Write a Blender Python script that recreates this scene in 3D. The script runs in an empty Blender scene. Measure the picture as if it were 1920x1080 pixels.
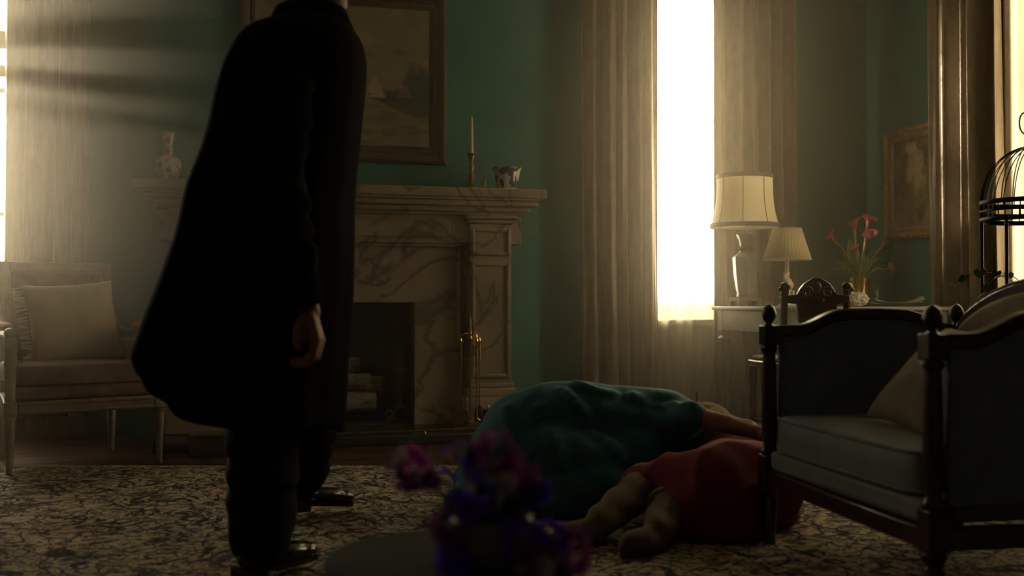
import bpy, bmesh, math, random
from mathutils import Vector, Matrix, noise
from math import sin, cos, pi, sqrt
R = math.radians
random.seed(11)
sc = bpy.context.scene
C = sc.collection
YAW = R(14.9)

def ld(lat, d, z=0.0):
    """floor position measured sideways / away from the place where the viewer stands (room is turned 14.9 deg)"""
    return Vector((lat * cos(YAW) + d * sin(YAW), d * cos(YAW) - lat * sin(YAW), z))

# ------------------------------------------------------------------ camera
cam_d = bpy.data.cameras.new('camera')
cam = bpy.data.objects.new('camera', cam_d); C.objects.link(cam)
cam.location = (0, 0, 0.78)
cam.rotation_euler = (R(90.8), 0, -YAW)
cam_d.sensor_width = 36; cam_d.lens = 36 * 1934 / 1920
cam_d.clip_start = 0.02
cam_d.dof.use_dof = True; cam_d.dof.focus_distance = 5.0; cam_d.dof.aperture_fstop = 2.2
sc.camera = cam

# ------------------------------------------------------------------ world, sun, exposure
SKY = 9.5
w = bpy.data.worlds.new('world'); sc.world = w; w.use_nodes = True
bg = w.node_tree.nodes['Background']
bg.inputs[0].default_value = (1.0, 0.85, 0.60, 1); bg.inputs[1].default_value = SKY
def film_lamp(name, loc, target, power, cone, blend, col, rad):
    """film lamp standing in the garden outside a window"""
    d = bpy.data.lights.new(name, 'SPOT'); d.energy = power; d.spot_size = R(cone); d.spot_blend = blend; d.color = col; d.shadow_soft_size = rad
    o = bpy.data.objects.new(name, d); C.objects.link(o); o.location = loc
    o.rotation_euler = (Vector(target) - Vector(loc)).to_track_quat('-Z', 'Y').to_euler()
film_lamp('garden_lamp_left', (-6.75, 16.0, 4.22), (-1.55, 6.6, 2.12), 4100, 10.5, .8, (1.0, .90, .74), .10)
film_lamp('garden_lamp_right', (.55, 8.40, 2.70), (4.22, 5.25, 1.70), 6500, 22, .8, (1.0, .84, .60), .16)
def portal(loc, rot, sx, sy):
    l = bpy.data.lights.new('window_portal', 'AREA'); l.shape = 'RECTANGLE'; l.size = sx; l.size_y = sy
    l.cycles.is_portal = True
    o = bpy.data.objects.new('window_portal', l); C.objects.link(o); o.location = loc; o.rotation_euler = rot
portal((2.90, 6.78, 1.85), (R(-90), 0, 0), 1.0, 2.5)
portal((-1.57, 6.78, 1.85), (R(-90), 0, 0), 1.0, 2.5)
portal((4.65, 4.45, 1.85), (0, R(90), 0), 2.5, 1.3)
sc.view_settings.view_transform = 'Standard'; sc.view_settings.look = 'None'
sc.view_settings.gamma = 1; sc.view_settings.use_curve_mapping = False
sc.view_settings.exposure = 0.58
cy = sc.cycles
cy.use_denoising = True
try: cy.denoiser = 'OPENIMAGEDENOISE'
except Exception: pass
cy.max_bounces = 8; cy.diffuse_bounces = 4; cy.glossy_bounces = 3; cy.transmission_bounces = 4
cy.volume_bounces = 1; cy.transparent_max_bounces = 16
cy.sample_clamp_indirect = 6.0

# ------------------------------------------------------------------ helpers
class MB:
    def __init__(s): s.v = []; s.f = []
    def add(s, vs, fs, M=None):
        o = len(s.v)
        s.v += [tuple(M @ Vector(v)) if M is not None else tuple(v) for v in vs]
        s.f += [tuple(i + o for i in f) for f in fs]
        return s
    def box(s, c, d, M=None, rz=0, taper=1.0):
        vs = []
        for z in (-.5, .5):
            k = taper if z < 0 else 1.0
            for x, y in ((-.5, -.5), (.5, -.5), (.5, .5), (-.5, .5)):
                p = Vector((x * d[0] * k, y * d[1] * k, z * d[2]))
                if rz: p = Matrix.Rotation(rz, 3, 'Z') @ p
                vs.append(p + Vector(c))
        return s.add(vs, [(3, 2, 1, 0), (4, 5, 6, 7), (0, 1, 5, 4), (1, 2, 6, 5), (2, 3, 7, 6), (3, 0, 4, 7)], M)
    def bb(s, x0, x1, y0, y1, z0, z1, M=None):
        return s.box(((x0 + x1) / 2, (y0 + y1) / 2, (z0 + z1) / 2), (x1 - x0, y1 - y0, z1 - z0), M)
    def loft(s, rings, cap=True, M=None, closed=True):
        n = len(rings[0]); vs = [p for r in rings for p in r]; fs = []
        m = n if closed else n - 1
        for i in range(len(rings) - 1):
            for j in range(m):
                a, b = i * n + j, i * n + (j + 1) % n
                fs.append((a, b, b + n, a + n))
        if cap and closed:
            fs.append(tuple(reversed(range(n)))); fs.append(tuple(range((len(rings) - 1) * n, len(rings) * n)))
        return s.add(vs, fs, M)
    def lathe(s, prof, c=(0, 0, 0), n=20, M=None, sq=1.0):
        c = Vector(c)
        rings = [[c + Vector((r * cos(2 * pi * j / n), r * sq * sin(2 * pi * j / n), z)) for j in range(n)] for r, z in prof]
        return s.loft(rings, True, M)
    def tube(s, pts, r, n=8, M=None):
        pts = [Vector(p) for p in pts]; rs = r if isinstance(r, (list, tuple)) else [r] * len(pts)
        rings = []; up = None
        for i, p in enumerate(pts):
            t = (pts[min(i + 1, len(pts) - 1)] - pts[max(i - 1, 0)])
            if t.length < 1e-9: t = Vector((0, 0, 1))
            t.normalize()
            if up is None: up = Vector((0, 0, 1)) if abs(t.z) < .9 else Vector((1, 0, 0))
            a = t.cross(up)
            if a.length < 1e-6: a = t.cross(Vector((1, 0.3, 0)))
            a.normalize(); b = a.cross(t).normalized(); up = b
            rings.append([p + (a * cos(2 * pi * j / n) + b * sin(2 * pi * j / n)) * rs[i] for j in range(n)])
        return s.loft(rings, True, M)
    def ball(s, c, r, n=14, m=9, M=None, rot=None):
        if not isinstance(r, (list, tuple)): r = (r, r, r)
        c = Vector(c); rings = []
        for i in range(m + 1):
            a = -pi / 2 + pi * i / m
            k = max(cos(a), .02)
            ring = []
            for j in range(n):
                p = Vector((r[0] * k * cos(2 * pi * j / n), r[1] * k * sin(2 * pi * j / n), r[2] * sin(a)))
                if rot is not None: p = rot @ p
                ring.append(c + p)
            rings.append(ring)
        return s.loft(rings, True, M)
    def chain(s, pts, rs, n=12):
        """tapered limb: cones between joints and a ball at every joint (to be fused)"""
        pts = [Vector(p) for p in pts]
        for p, r in zip(pts, rs): s.ball(p, r, n, 8)
        for i in range(len(pts) - 1): s.tube([pts[i], pts[i + 1]], [rs[i], rs[i + 1]], n)
        return s
    def prism(s, poly, t0, t1, axes, M=None):
        """outline in 2d extruded between t0 and t1; axes = (u, v, w) vectors"""
        u, v, w_ = [Vector(a) for a in axes]
        r0 = [u * p[0] + v * p[1] + w_ * t0 for p in poly]; r1 = [u * p[0] + v * p[1] + w_ * t1 for p in poly]
        return s.loft([r0, r1], True, M)
    def grid(s, fn, nu, nv, M=None):
        vs = [fn(i / nu, j / nv) for j in range(nv + 1) for i in range(nu + 1)]
        fs = [(j * (nu + 1) + i, j * (nu + 1) + i + 1, (j + 1) * (nu + 1) + i + 1, (j + 1) * (nu + 1) + i) for j in range(nv) for i in range(nu)]
        return s.add(vs, fs, M)

def mesh_from(name, mb, smooth=40):
    me = bpy.data.meshes.new(name); me.from_pydata([tuple(v) for v in mb.v], [], mb.f)
    bm = bmesh.new(); bm.from_mesh(me); bmesh.ops.recalc_face_normals(bm, faces=bm.faces); bm.to_mesh(me); bm.free()
    if smooth:
        me.shade_smooth()
        me.set_sharp_from_angle(angle=R(smooth))
    return me
def link(name, me, m=None, parent=None):
    o = bpy.data.objects.new(name, me); C.objects.link(o)
    if m is not None:
        me.materials.clear(); me.materials.append(m)
    if parent is not None: o.parent = parent
    return o
def obj(name, mb, m, parent=None, bevel=0, seg=2, smooth=40, solid=0, sub=0, origin=None):
    if origin is not None:
        ov = Vector(origin); mb.v = [tuple(Vector(v) - ov) for v in mb.v]
    o = link(name, mesh_from(name, mb, smooth), m, parent)
    if origin is not None: o.location = origin
    if solid:
        md = o.modifiers.new('solid', 'SOLIDIFY'); md.thickness = solid; md.offset = 0
    if bevel:
        md = o.modifiers.new('bevel', 'BEVEL'); md.width = bevel; md.segments = seg; md.limit_method = 'ANGLE'; md.angle_limit = R(35)
    if sub:
        md = o.modifiers.new('sub', 'SUBSURF'); md.levels = sub; md.render_levels = sub
    return o
def fuse(name, mb, m, voxel=.012, smooth=6, parent=None, disp=None, origin=None):
    t = link('tmp', mesh_from('tmp', mb, 0))
    md = t.modifiers.new('r', 'REMESH'); md.mode = 'VOXEL'; md.voxel_size = voxel
    md = t.modifiers.new('s', 'SMOOTH'); md.factor = .5; md.iterations = smooth
    dg = bpy.context.evaluated_depsgraph_get(); dg.update()
    me = bpy.data.meshes.new_from_object(t.evaluated_get(dg))
    tm = t.data; bpy.data.objects.remove(t); bpy.data.meshes.remove(tm)
    me.name = name
    if disp:
        ns = [v.normal.copy() for v in me.vertices]
        for v, n_ in zip(me.vertices, ns): v.co = disp(v.co.copy(), n_)
    if origin is not None:
        me.transform(Matrix.Translation(-Vector(origin)))
    me.shade_smooth()
    o = link(name, me, m, parent)
    if origin is not None: o.location = origin
    return o
def soften(o, n):
    md = o.modifiers.new('soften', 'SMOOTH'); md.factor = .5; md.iterations = n
    return o
def tag(o, label, cat, group=None, kind=None):
    if label: o['label'] = label
    if cat: o['category'] = cat
    if group: o['group'] = group
    if kind: o['kind'] = kind
    return o
def thing(name, label, cat, loc=(0, 0, 0), rz=0, group=None):
    o = bpy.data.objects.new(name, None); C.objects.link(o); o.empty_display_size = .05
    o.location = loc; o.rotation_euler = (0, 0, rz)
    return tag(o, label, cat, group)
def struct(o):
    o['kind'] = 'structure'; return o

# ------------------------------------------------------------------ materials
def mat(name, col, rough=.6, metal=0.0, col2=None, scale=8, detail=4, bump=0.0, bscale=None, spec=.4, sheen=0.0, stretch=(1, 1, 1), lo=.35, hi=.65, trans=0.0, coat=0.0):
    m = bpy.data.materials.new(name); m.use_nodes = True
    nt = m.node_tree; N = nt.nodes; L = nt.links; p = N['Principled BSDF']
    p.inputs['Base Color'].default_value = (*col, 1); p.inputs['Roughness'].default_value = rough
    p.inputs['Metallic'].default_value = metal; p.inputs['Specular IOR Level'].default_value = spec
    if sheen:
        p.inputs['Sheen Weight'].default_value = sheen; p.inputs['Sheen Roughness'].default_value = .4
        p.inputs['Sheen Tint'].default_value = (*[min(1, c * 2.5 + .1) for c in col], 1)
    if coat: p.inputs['Coat Weight'].default_value = coat; p.inputs['Coat Roughness'].default_value = .1
    tc = N.new('ShaderNodeTexCoord'); mp = N.new('ShaderNodeMapping'); mp.inputs['Scale'].default_value = stretch
    L.new(tc.outputs['Object'], mp.inputs['Vector'])
    if col2 is not None:
        nz = N.new('ShaderNodeTexNoise'); nz.inputs['Scale'].default_value = scale; nz.inputs['Detail'].default_value = detail
        L.new(mp.outputs[0], nz.inputs['Vector'])
        rp = N.new('ShaderNodeValToRGB'); rp.color_ramp.elements[0].position = lo; rp.color_ramp.elements[1].position = hi
        rp.color_ramp.elements[0].color = (*col, 1); rp.color_ramp.elements[1].color = (*col2, 1)
        L.new(nz.outputs['Fac'], rp.inputs['Fac']); L.new(rp.outputs['Color'], p.inputs['Base Color'])
    if bump:
        nb = N.new('ShaderNodeTexNoise'); nb.inputs['Scale'].default_value = bscale or scale * 4; nb.inputs['Detail'].default_value = 5
        L.new(mp.outputs[0], nb.inputs['Vector'])
        bp = N.new('ShaderNodeBump'); bp.inputs['Strength'].default_value = bump; bp.inputs['Distance'].default_value = .01
        L.new(nb.outputs['Fac'], bp.inputs['Height']); L.new(bp.outputs[0], p.inputs['Normal'])
    if trans:
        t = N.new('ShaderNodeBsdfTranslucent'); t.inputs[0].default_value = (*col, 1)
        mx = N.new('ShaderNodeMixShader'); mx.inputs[0].default_value = trans
        out = N['Material Output']
        L.new(p.outputs[0], mx.inputs[1]); L.new(t.outputs[0], mx.inputs[2]); L.new(mx.outputs[0], out.inputs[0])
    return m

def sheer_mat(name, col, clear):
    m = bpy.data.materials.new(name); m.use_nodes = True; nt = m.node_tree; N = nt.nodes; L = nt.links
    N.remove(N['Principled BSDF']); out = N['Material Output']
    tr = N.new('ShaderNodeBsdfTransparent'); tl = N.new('ShaderNodeBsdfTranslucent'); tl.inputs[0].default_value = (*col, 1)
    df = N.new('ShaderNodeBsdfDiffuse'); df.inputs[0].default_value = (*col, 1)
    a = N.new('ShaderNodeMixShader'); a.inputs[0].default_value = .35; L.new(tl.outputs[0], a.inputs[1]); L.new(df.outputs[0], a.inputs[2])
    b = N.new('ShaderNodeMixShader'); b.inputs[0].default_value = clear; L.new(a.outputs[0], b.inputs[1]); L.new(tr.outputs[0], b.inputs[2])
    L.new(b.outputs[0], out.inputs[0]); return m
def pane_mat():
    m = bpy.data.materials.new('window_glass'); m.use_nodes = True; nt = m.node_tree; N = nt.nodes; L = nt.links
    N.remove(N['Principled BSDF']); out = N['Material Output']
    tr = N.new('ShaderNodeBsdfTransparent'); tr.inputs[0].default_value = (.97, .97, .95, 1)
    gl = N.new('ShaderNodeBsdfGlossy'); gl.inputs['Roughness'].default_value = .05
    b = N.new('ShaderNodeMixShader'); b.inputs[0].default_value = .06; L.new(tr.outputs[0], b.inputs[1]); L.new(gl.outputs[0], b.inputs[2])
    L.new(b.outputs[0], out.inputs[0]); return m
def marble_mat(name, base, vein):
    m = mat(name, base, .35, spec=.4); nt = m.node_tree; N = nt.nodes; L = nt.links; p = N['Principled BSDF']
    tc = N.new('ShaderNodeTexCoord')
    n1 = N.new('ShaderNodeTexNoise'); n1.inputs['Scale'].default_value = 1.7; n1.inputs['Detail'].default_value = 6; n1.inputs['Distortion'].default_value = .9
    n2 = N.new('ShaderNodeTexNoise'); n2.inputs['Scale'].default_value = 3.0; n2.inputs['Detail'].default_value = 3
    L.new(tc.outputs['Object'], n1.inputs[0]); L.new(tc.outputs['Object'], n2.inputs[0])
    s = N.new('ShaderNodeMath'); s.operation = 'SUBTRACT'; s.inputs[1].default_value = .5; L.new(n1.outputs['Fac'], s.inputs[0])
    a = N.new('ShaderNodeMath'); a.operation = 'ABSOLUTE'; L.new(s.outputs[0], a.inputs[0])
    r = N.new('ShaderNodeValToRGB'); r.color_ramp.elements[0].position = 0; r.color_ramp.elements[0].color = (*vein, 1)
    r.color_ramp.elements[1].position = .022; r.color_ramp.elements[1].color = (*base, 1); L.new(a.outputs[0], r.inputs[0])
    mx = N.new('ShaderNodeMixRGB'); mx.blend_type = 'MULTIPLY'; mx.inputs[0].default_value = .7
    r2 = N.new('ShaderNodeValToRGB'); r2.color_ramp.elements[0].color = (.55, .52, .48, 1); r2.color_ramp.elements[0].position = .3; r2.color_ramp.elements[1].position = .65
    L.new(n2.outputs['Fac'], r2.inputs[0]); L.new(r.outputs[0], mx.inputs[1]); L.new(r2.outputs[0], mx.inputs[2]); L.new(mx.outputs[0], p.inputs['Base Color'])
    return m
def rug_mat():
    m = mat('rug_wool', (.4, .33, .22), .95, spec=.1); nt = m.node_tree; N = nt.nodes; L = nt.links; p = N['Principled BSDF']
    tc = N.new('ShaderNodeTexCoord')
    def nz(s, d, dist=0):
        n = N.new('ShaderNodeTexNoise'); n.inputs['Scale'].default_value = s; n.inputs['Detail'].default_value = d; n.inputs['Distortion'].default_value = dist
        L.new(tc.outputs['Object'], n.inputs[0]); return n
    def math_(op, a, b=None, c=None):
        n = N.new('ShaderNodeMath'); n.operation = op
        for i, x in enumerate((a, b)):
            if x is None: continue
            if isinstance(x, (int, float)): n.inputs[i].default_value = x
            else: L.new(x, n.inputs[i])
        return n.outputs[0]
    def ramp(fac, stops):
        r = N.new('ShaderNodeValToRGB'); e = r.color_ramp.elements
        while len(e) < len(stops): e.new(.5)
        for k, (q, c_) in enumerate(stops): e[k].position = q; e[k].color = (c_, c_, c_, 1) if not isinstance(c_, tuple) else (*c_, 1)
        L.new(fac, r.inputs[0]); return r.outputs[0]
    warp = N.new('ShaderNodeMixRGB'); warp.blend_type = 'ADD'; warp.inputs[0].default_value = .10
    L.new(tc.outputs['Object'], warp.inputs[1]); L.new(nz(5, 2).outputs['Color'], warp.inputs[2])
    def vor(scale, feat):
        v = N.new('ShaderNodeTexVoronoi'); v.inputs['Scale'].default_value = scale; v.feature = feat; v.inputs['Randomness'].default_value = .55
        L.new(warp.outputs[0], v.inputs['Vector']); return v.outputs['Distance']
    big = vor(2.4, 'F1'); rings = math_('ABSOLUTE', math_('SINE', math_('MULTIPLY', big, 40.0)))
    inside = ramp(big, [(.20, 1.0), (.30, 0.0)])
    rl0 = ramp(rings, [(.0, .04), (.22, .10), (.34, 1.0)])
    rlx = N.new('ShaderNodeMixRGB'); L.new(inside, rlx.inputs[0]); rlx.inputs[1].default_value = (1, 1, 1, 1); L.new(rl0, rlx.inputs[2]); rl = rlx.outputs[0]
    def contour(scale, dist, wd):
        return ramp(math_('ABSOLUTE', math_('SUBTRACT', nz(scale, 1.5, dist).outputs['Fac'], .5)), [(.0, .05), (wd, .12), (wd * 1.7, 1.0)])
    ed = contour(5.0, 1.6, .018); ed2 = contour(11.0, 1.2, .024); ed3 = contour(24.0, .8, .030)
    fill = ramp(nz(9, 4, 1.2).outputs['Fac'], [(.36, .10), (.44, .95), (.56, 1.0)])
    def mul(a, b, f=1.0):
        x = N.new('ShaderNodeMixRGB'); x.blend_type = 'MULTIPLY'; x.inputs[0].default_value = f; L.new(a, x.inputs[1]); L.new(b, x.inputs[2]); return x.outputs[0]
    k = mul(mul(mul(mul(ed, rl, .9), ed2, .9), ed3, .7), fill, .75)
    colr = ramp(nz(2.2, 3).outputs['Fac'], [(.36, (.46, .37, .24)), (.55, (.50, .42, .29)), (.68, (.40, .27, .18))])
    dark = ramp(nz(3.1, 3).outputs['Fac'], [(.42, (.016, .022, .045)), (.6, (.03, .03, .04)), (.7, (.07, .03, .025))])
    fin = N.new('ShaderNodeMixRGB'); L.new(k, fin.inputs[0]); L.new(dark, fin.inputs[1]); L.new(colr, fin.inputs[2]); L.new(fin.outputs[0], p.inputs['Base Color'])
    bp = N.new('ShaderNodeBump'); bp.inputs['Strength'].default_value = .4; bp.inputs['Distance'].default_value = .01; L.new(nz(180, 2).outputs['Fac'], bp.inputs['Height']); L.new(bp.outputs[0], p.inputs['Normal'])
    return m
def attr_mat(name, rough=.5):
    m = mat(name, (.5, .5, .5), rough, spec=.3); nt = m.node_tree; a = nt.nodes.new('ShaderNodeAttribute'); a.attribute_name = 'Col'
    nt.links.new(a.outputs['Color'], nt.nodes['Principled BSDF'].inputs['Base Color']); return m

M_wall = mat('teal_wall_paint', (.045, .158, .140), .75, col2=(.053, .178, .156), scale=3, bump=.05, bscale=90, spec=.25)
M_ceil = mat('ceiling_plaster', (.42, .39, .34), .9)
M_plaster = mat('pale_plaster', (.22, .20, .175), .85)
M_base = mat('teal_base_paint', (.045, .115, .10), .5)
M_plank = mat('dark_red_oak', (.085, .036, .020), .38, col2=(.045, .018, .011), scale=3, stretch=(1, 14, 14), bump=.08, bscale=6, spec=.4)
M_sub = mat('subfloor', (.02, .012, .008), .9)
M_marble = marble_mat('cream_marble', (.31, .245, .185), (.085, .072, .062))
M_hearth = mat('dark_hearth_stone', (.020, .026, .024), .25, col2=(.035, .042, .038), scale=5, spec=.45)
M_soot = mat('sooty_brick', (.018, .016, .014), .9, col2=(.03, .026, .022), scale=9, bump=.3)
M_drape = mat('crushed_velvet', (.150, .108, .062), .34, metal=.10, col2=(.20, .150, .092), scale=22, detail=6, bump=.30, bscale=60, spec=.55, stretch=(1, 1, .35))
M_sheer = sheer_mat('sheer_voile', (.95, .88, .74), .42)
M_sheer2 = sheer_mat('cream_voile', (.74, .66, .50), .16)
M_glass = pane_mat()
M_winpaint = mat('white_sash_paint', (.72, .69, .62), .5)
M_gilt = mat('old_gilt', (.44, .30, .14), .42, metal=.25, col2=(.27, .175, .08), scale=40, bump=.3, bscale=120)
M_dgilt = mat('dark_bronze_gilt', (.11, .065, .035), .5, metal=.35, col2=(.07, .04, .025), scale=30, bump=.2)
M_brass = mat('polished_brass', (.62, .40, .13), .22, metal=1.0, col2=(.5, .30, .09), scale=12)
M_dbrass = mat('dark_brass', (.30, .19, .07), .3, metal=1.0, col2=(.18, .11, .04), scale=25)
M_iron = mat('black_iron', (.015, .014, .013), .5, metal=.6, spec=.4)
M_wood = mat('dark_mahogany', (.060, .022, .012), .3, col2=(.030, .011, .007), scale=4, stretch=(3, 3, 18), spec=.5, coat=.25)
M_blue = mat('slate_blue_upholstery', (.175, .215, .25), .75, col2=(.145, .18, .21), scale=14, bump=.15, bscale=160, sheen=.3)
M_bluesat = mat('pale_blue_satin', (.19, .20, .175), .6, col2=(.155, .165, .15), scale=8, bump=.1, bscale=140, sheen=.2)
M_beige = mat('beige_linen', (.46, .38, .27), .8, col2=(.39, .32, .225), scale=20, bump=.15, bscale=180)
M_pillow = mat('beige_pillow_linen', (.25, .205, .145), .8, col2=(.21, .17, .12), scale=20, bump=.15, bscale=180)
M_ivory = mat('ivory_cushion', (.40, .335, .235), .75, col2=(.34, .285, .195), scale=9, bump=.15, bscale=120, sheen=.2)
M_cream_wood = mat('cream_painted_wood', (.20, .16, .10), .45, col2=(.14, .11, .065), scale=18, spec=.45)
M_rust = mat('rust_brocade', (.15, .075, .042), .75, col2=(.085, .042, .027), scale=16, bump=.15, bscale=120, sheen=.2)
M_orange = mat('orange_brocade', (.26, .115, .05), .75, col2=(.18, .075, .035), scale=16, bump=.15)
M_desk = mat('grey_white_desk_paint', (.13, .12, .095), .45, col2=(.105, .098, .078), scale=10, spec=.5)
M_shade1 = mat('parchment_shade', (.80, .75, .60), .8, trans=.6)
M_shade2 = mat('pleated_ivory_shade', (.82, .73, .54), .8, trans=.6)
M_trim = mat('grey_brown_trim', (.10, .085, .065), .7)
M_celadon = mat('celadon_glaze', (.13, .14, .11), .3, col2=(.16, .17, .135), scale=6, spec=.5, coat=.15)
M_bisque = mat('ivory_porcelain', (.62, .55, .42), .25, col2=(.52, .44, .32), scale=18, spec=.5, coat=.3)
M_crystal = mat('cloudy_crystal', (.7, .69, .64), .08, spec=.7)
M_bluewhite = mat('blue_white_porcelain', (.55, .53, .46), .18, col2=(.045, .06, .10), scale=17, detail=3, lo=.49, hi=.54, spec=.6, coat=.4)
M_vasewhite = mat('painted_vase_porcelain', (.46, .40, .31), .3, col2=(.17, .145, .11), scale=30, detail=3, lo=.46, hi=.60, spec=.5)
M_wax = mat('ivory_wax', (.70, .58, .34), .5, trans=.25)
M_stem = mat('green_stem', (.19, .23, .05), .5, trans=.2)
M_leaf = mat('lily_leaf', (.10, .15, .035), .42, col2=(.16, .21, .06), scale=20, trans=.25)
M_pink = mat('pink_lily_spathe', (.27, .020, .040), .45, col2=(.34, .11, .10), scale=18, trans=.25)
M_paper = mat('white_paper', (.74, .68, .57), .8, trans=.25)
M_ptissue = mat('white_tissue', (.80, .74, .64), .85, bump=.3, bscale=60, trans=.3)
M_birch = mat('birch_bark', (.26, .225, .18), .85, col2=(.055, .045, .035), scale=12, stretch=(1, 3, 3), lo=.42, hi=.62, bump=.3)
M_logend = mat('cut_log_end', (.24, .16, .085), .85, col2=(.17, .11, .06), scale=30)
M_coat = mat('black_wool_coat', (.0060, .0062, .0066), .95, col2=(.008, .0078, .0078), scale=30, bump=.2, bscale=220, spec=.04)
M_trouser = mat('black_trousers', (.006, .006, .007), .9, spec=.15)
M_shoe = mat('brown_black_leather', (.020, .010, .006), .22, spec=.5, coat=.3)
M_skin = mat('skin', (.36, .19, .125), .5, col2=(.32, .16, .105), scale=25, spec=.35)
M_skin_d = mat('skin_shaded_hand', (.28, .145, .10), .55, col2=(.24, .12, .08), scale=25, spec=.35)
M_hairb = mat('blond_hair', (.34, .235, .105), .5, col2=(.22, .145, .06), scale=60, stretch=(1, 6, 6), bump=.4, bscale=90)
M_hairk = mat('dark_hair', (.012, .009, .007), .5)
M_teal = mat('teal_dress_cotton', (.028, .140, .172), .72, col2=(.024, .122, .150), scale=12, bump=.12, bscale=180, sheen=.35)
M_red = mat('red_dress_cloth', (.17, .005, .012), .75, col2=(.135, .004, .009), scale=10, bump=.12, bscale=160, sheen=.25)
M_boot = mat('tan_suede_boot', (.15, .112, .062), .75, col2=(.12, .086, .046), scale=18, bump=.2)
M_petal_p = mat('purple_petal', (.30, .06, .31), .6, col2=(.38, .10, .36), scale=40, trans=.5)
M_petal_b = mat('violet_blue_petal', (.12, .05, .62), .6, col2=(.15, .08, .75), scale=40, trans=.5)
M_petal_w = mat('pale_lilac_petal', (.50, .42, .50), .6, trans=.3)
M_green = mat('bouquet_leaf', (.035, .060, .018), .55, trans=.25)
M_tray = mat('grey_green_stone_top', (.045, .055, .038), .8, spec=.1, col2=(.03, .036, .026), scale=6)
M_rug = rug_mat()
M_fringe = mat('rug_fringe', (.42, .35, .24), .9)
M_canvas = attr_mat('oil_canvas', .55)

# ------------------------------------------------------------------ room shell
X0, X1, Y0, YB, ZC = -3.4, 4.37, -1.6, 6.5, 3.3
WT = .26
fl = struct(obj('floor', MB().bb(X0 - .3, X1 + .3, Y0 - .3, YB + .3, -.12, -.012), M_sub, smooth=0))
row = 0; y = Y0
plank_cache = {}
while y < YB - .001:
    x = X0; k = 0
    cuts = [X0, X0 + 1.4 + (row * .93) % 1.9, X0 + 4.1 + (row * .71) % 1.6, X1]
    for a, b in zip(cuts[:-1], cuts[1:]):
        L_ = round(b - a, 2)
        if L_ not in plank_cache:
            plank_cache[L_] = mesh_from('plank', MB().box((0, 0, 0), (L_ - .004, .126, .014)), 0)
        o = link('plank', plank_cache[L_], None, fl)
        if not o.data.materials: o.data.materials.append(M_plank)
        o.location = ((a + b) / 2, y + .065, -.0075 + random.uniform(-.0007, .0007))
    y += .13; row += 1
struct(obj('ceiling', MB().bb(X0 - .3, X1 + .3, Y0 - .3, YB + .3, ZC, ZC + .15), M_ceil, smooth=0))
WIN = {'r': (2.42, 3.38), 'l': (-2.02, -1.12)}
ZS, ZT = .66, 3.02
def wall_y(name, y0, y1, xs, holes):
    mb = MB(); x = xs[0]
    for h0, h1 in holes:
        mb.bb(x, h0, y0, y1, 0, ZC); mb.bb(h0, h1, y0, y1, 0, ZS); mb.bb(h0, h1, y0, y1, ZT, ZC); x = h1
    mb.bb(x, xs[1], y0, y1, 0, ZC)
    return struct(obj(name, mb, M_wall, smooth=0))
wall_y('wall_back', YB, YB + WT, (X0 - .26, X1 + .26), [WIN['l'], WIN['r']])
mb = MB(); W3 = (3.80, 5.02)
mb.bb(X1, X1 + WT, Y0, W3[0], 0, ZC); mb.bb(X1, X1 + WT, W3[1], YB, 0, ZC); mb.bb(X1, X1 + WT, *W3, 0, ZS); mb.bb(X1, X1 + WT, *W3, ZT, ZC)
struct(obj('wall_right', mb, M_wall, smooth=0))
struct(obj('wall_left', MB().bb(X0 - .26, X0, Y0, YB, 0, ZC), M_plaster, smooth=0))
struct(obj('wall_front', MB().bb(X0 - .26, X1 + .26, Y0 - .26, Y0, 0, ZC), M_plaster, smooth=0))
BX0, BX1, BY = -.55, 1.82, 6.20
FX, FH = (.225, 1.015), .78
mb = MB(); mb.bb(BX0, FX[0], BY, YB, 0, ZC).bb(FX[1], BX1, BY, YB, 0, ZC).bb(FX[0], FX[1], BY, YB, FH, ZC)
struct(obj('wall_chimney', mb, M_wall, smooth=0))
def baseboard(name, x0, x1, y0, y1):
    mb = MB(); mb.bb(x0, x1, y0, y1, 0, .17); 
    struct(obj(name, mb, M_base, bevel=.008))
baseboard('baseboard_back', X0, BX0, YB - .022, YB); baseboard('baseboard_alcove', BX1, X1, YB - .022, YB)
baseboard('baseboard_right', X1 - .022, X1, Y0, YB - .022)

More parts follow.
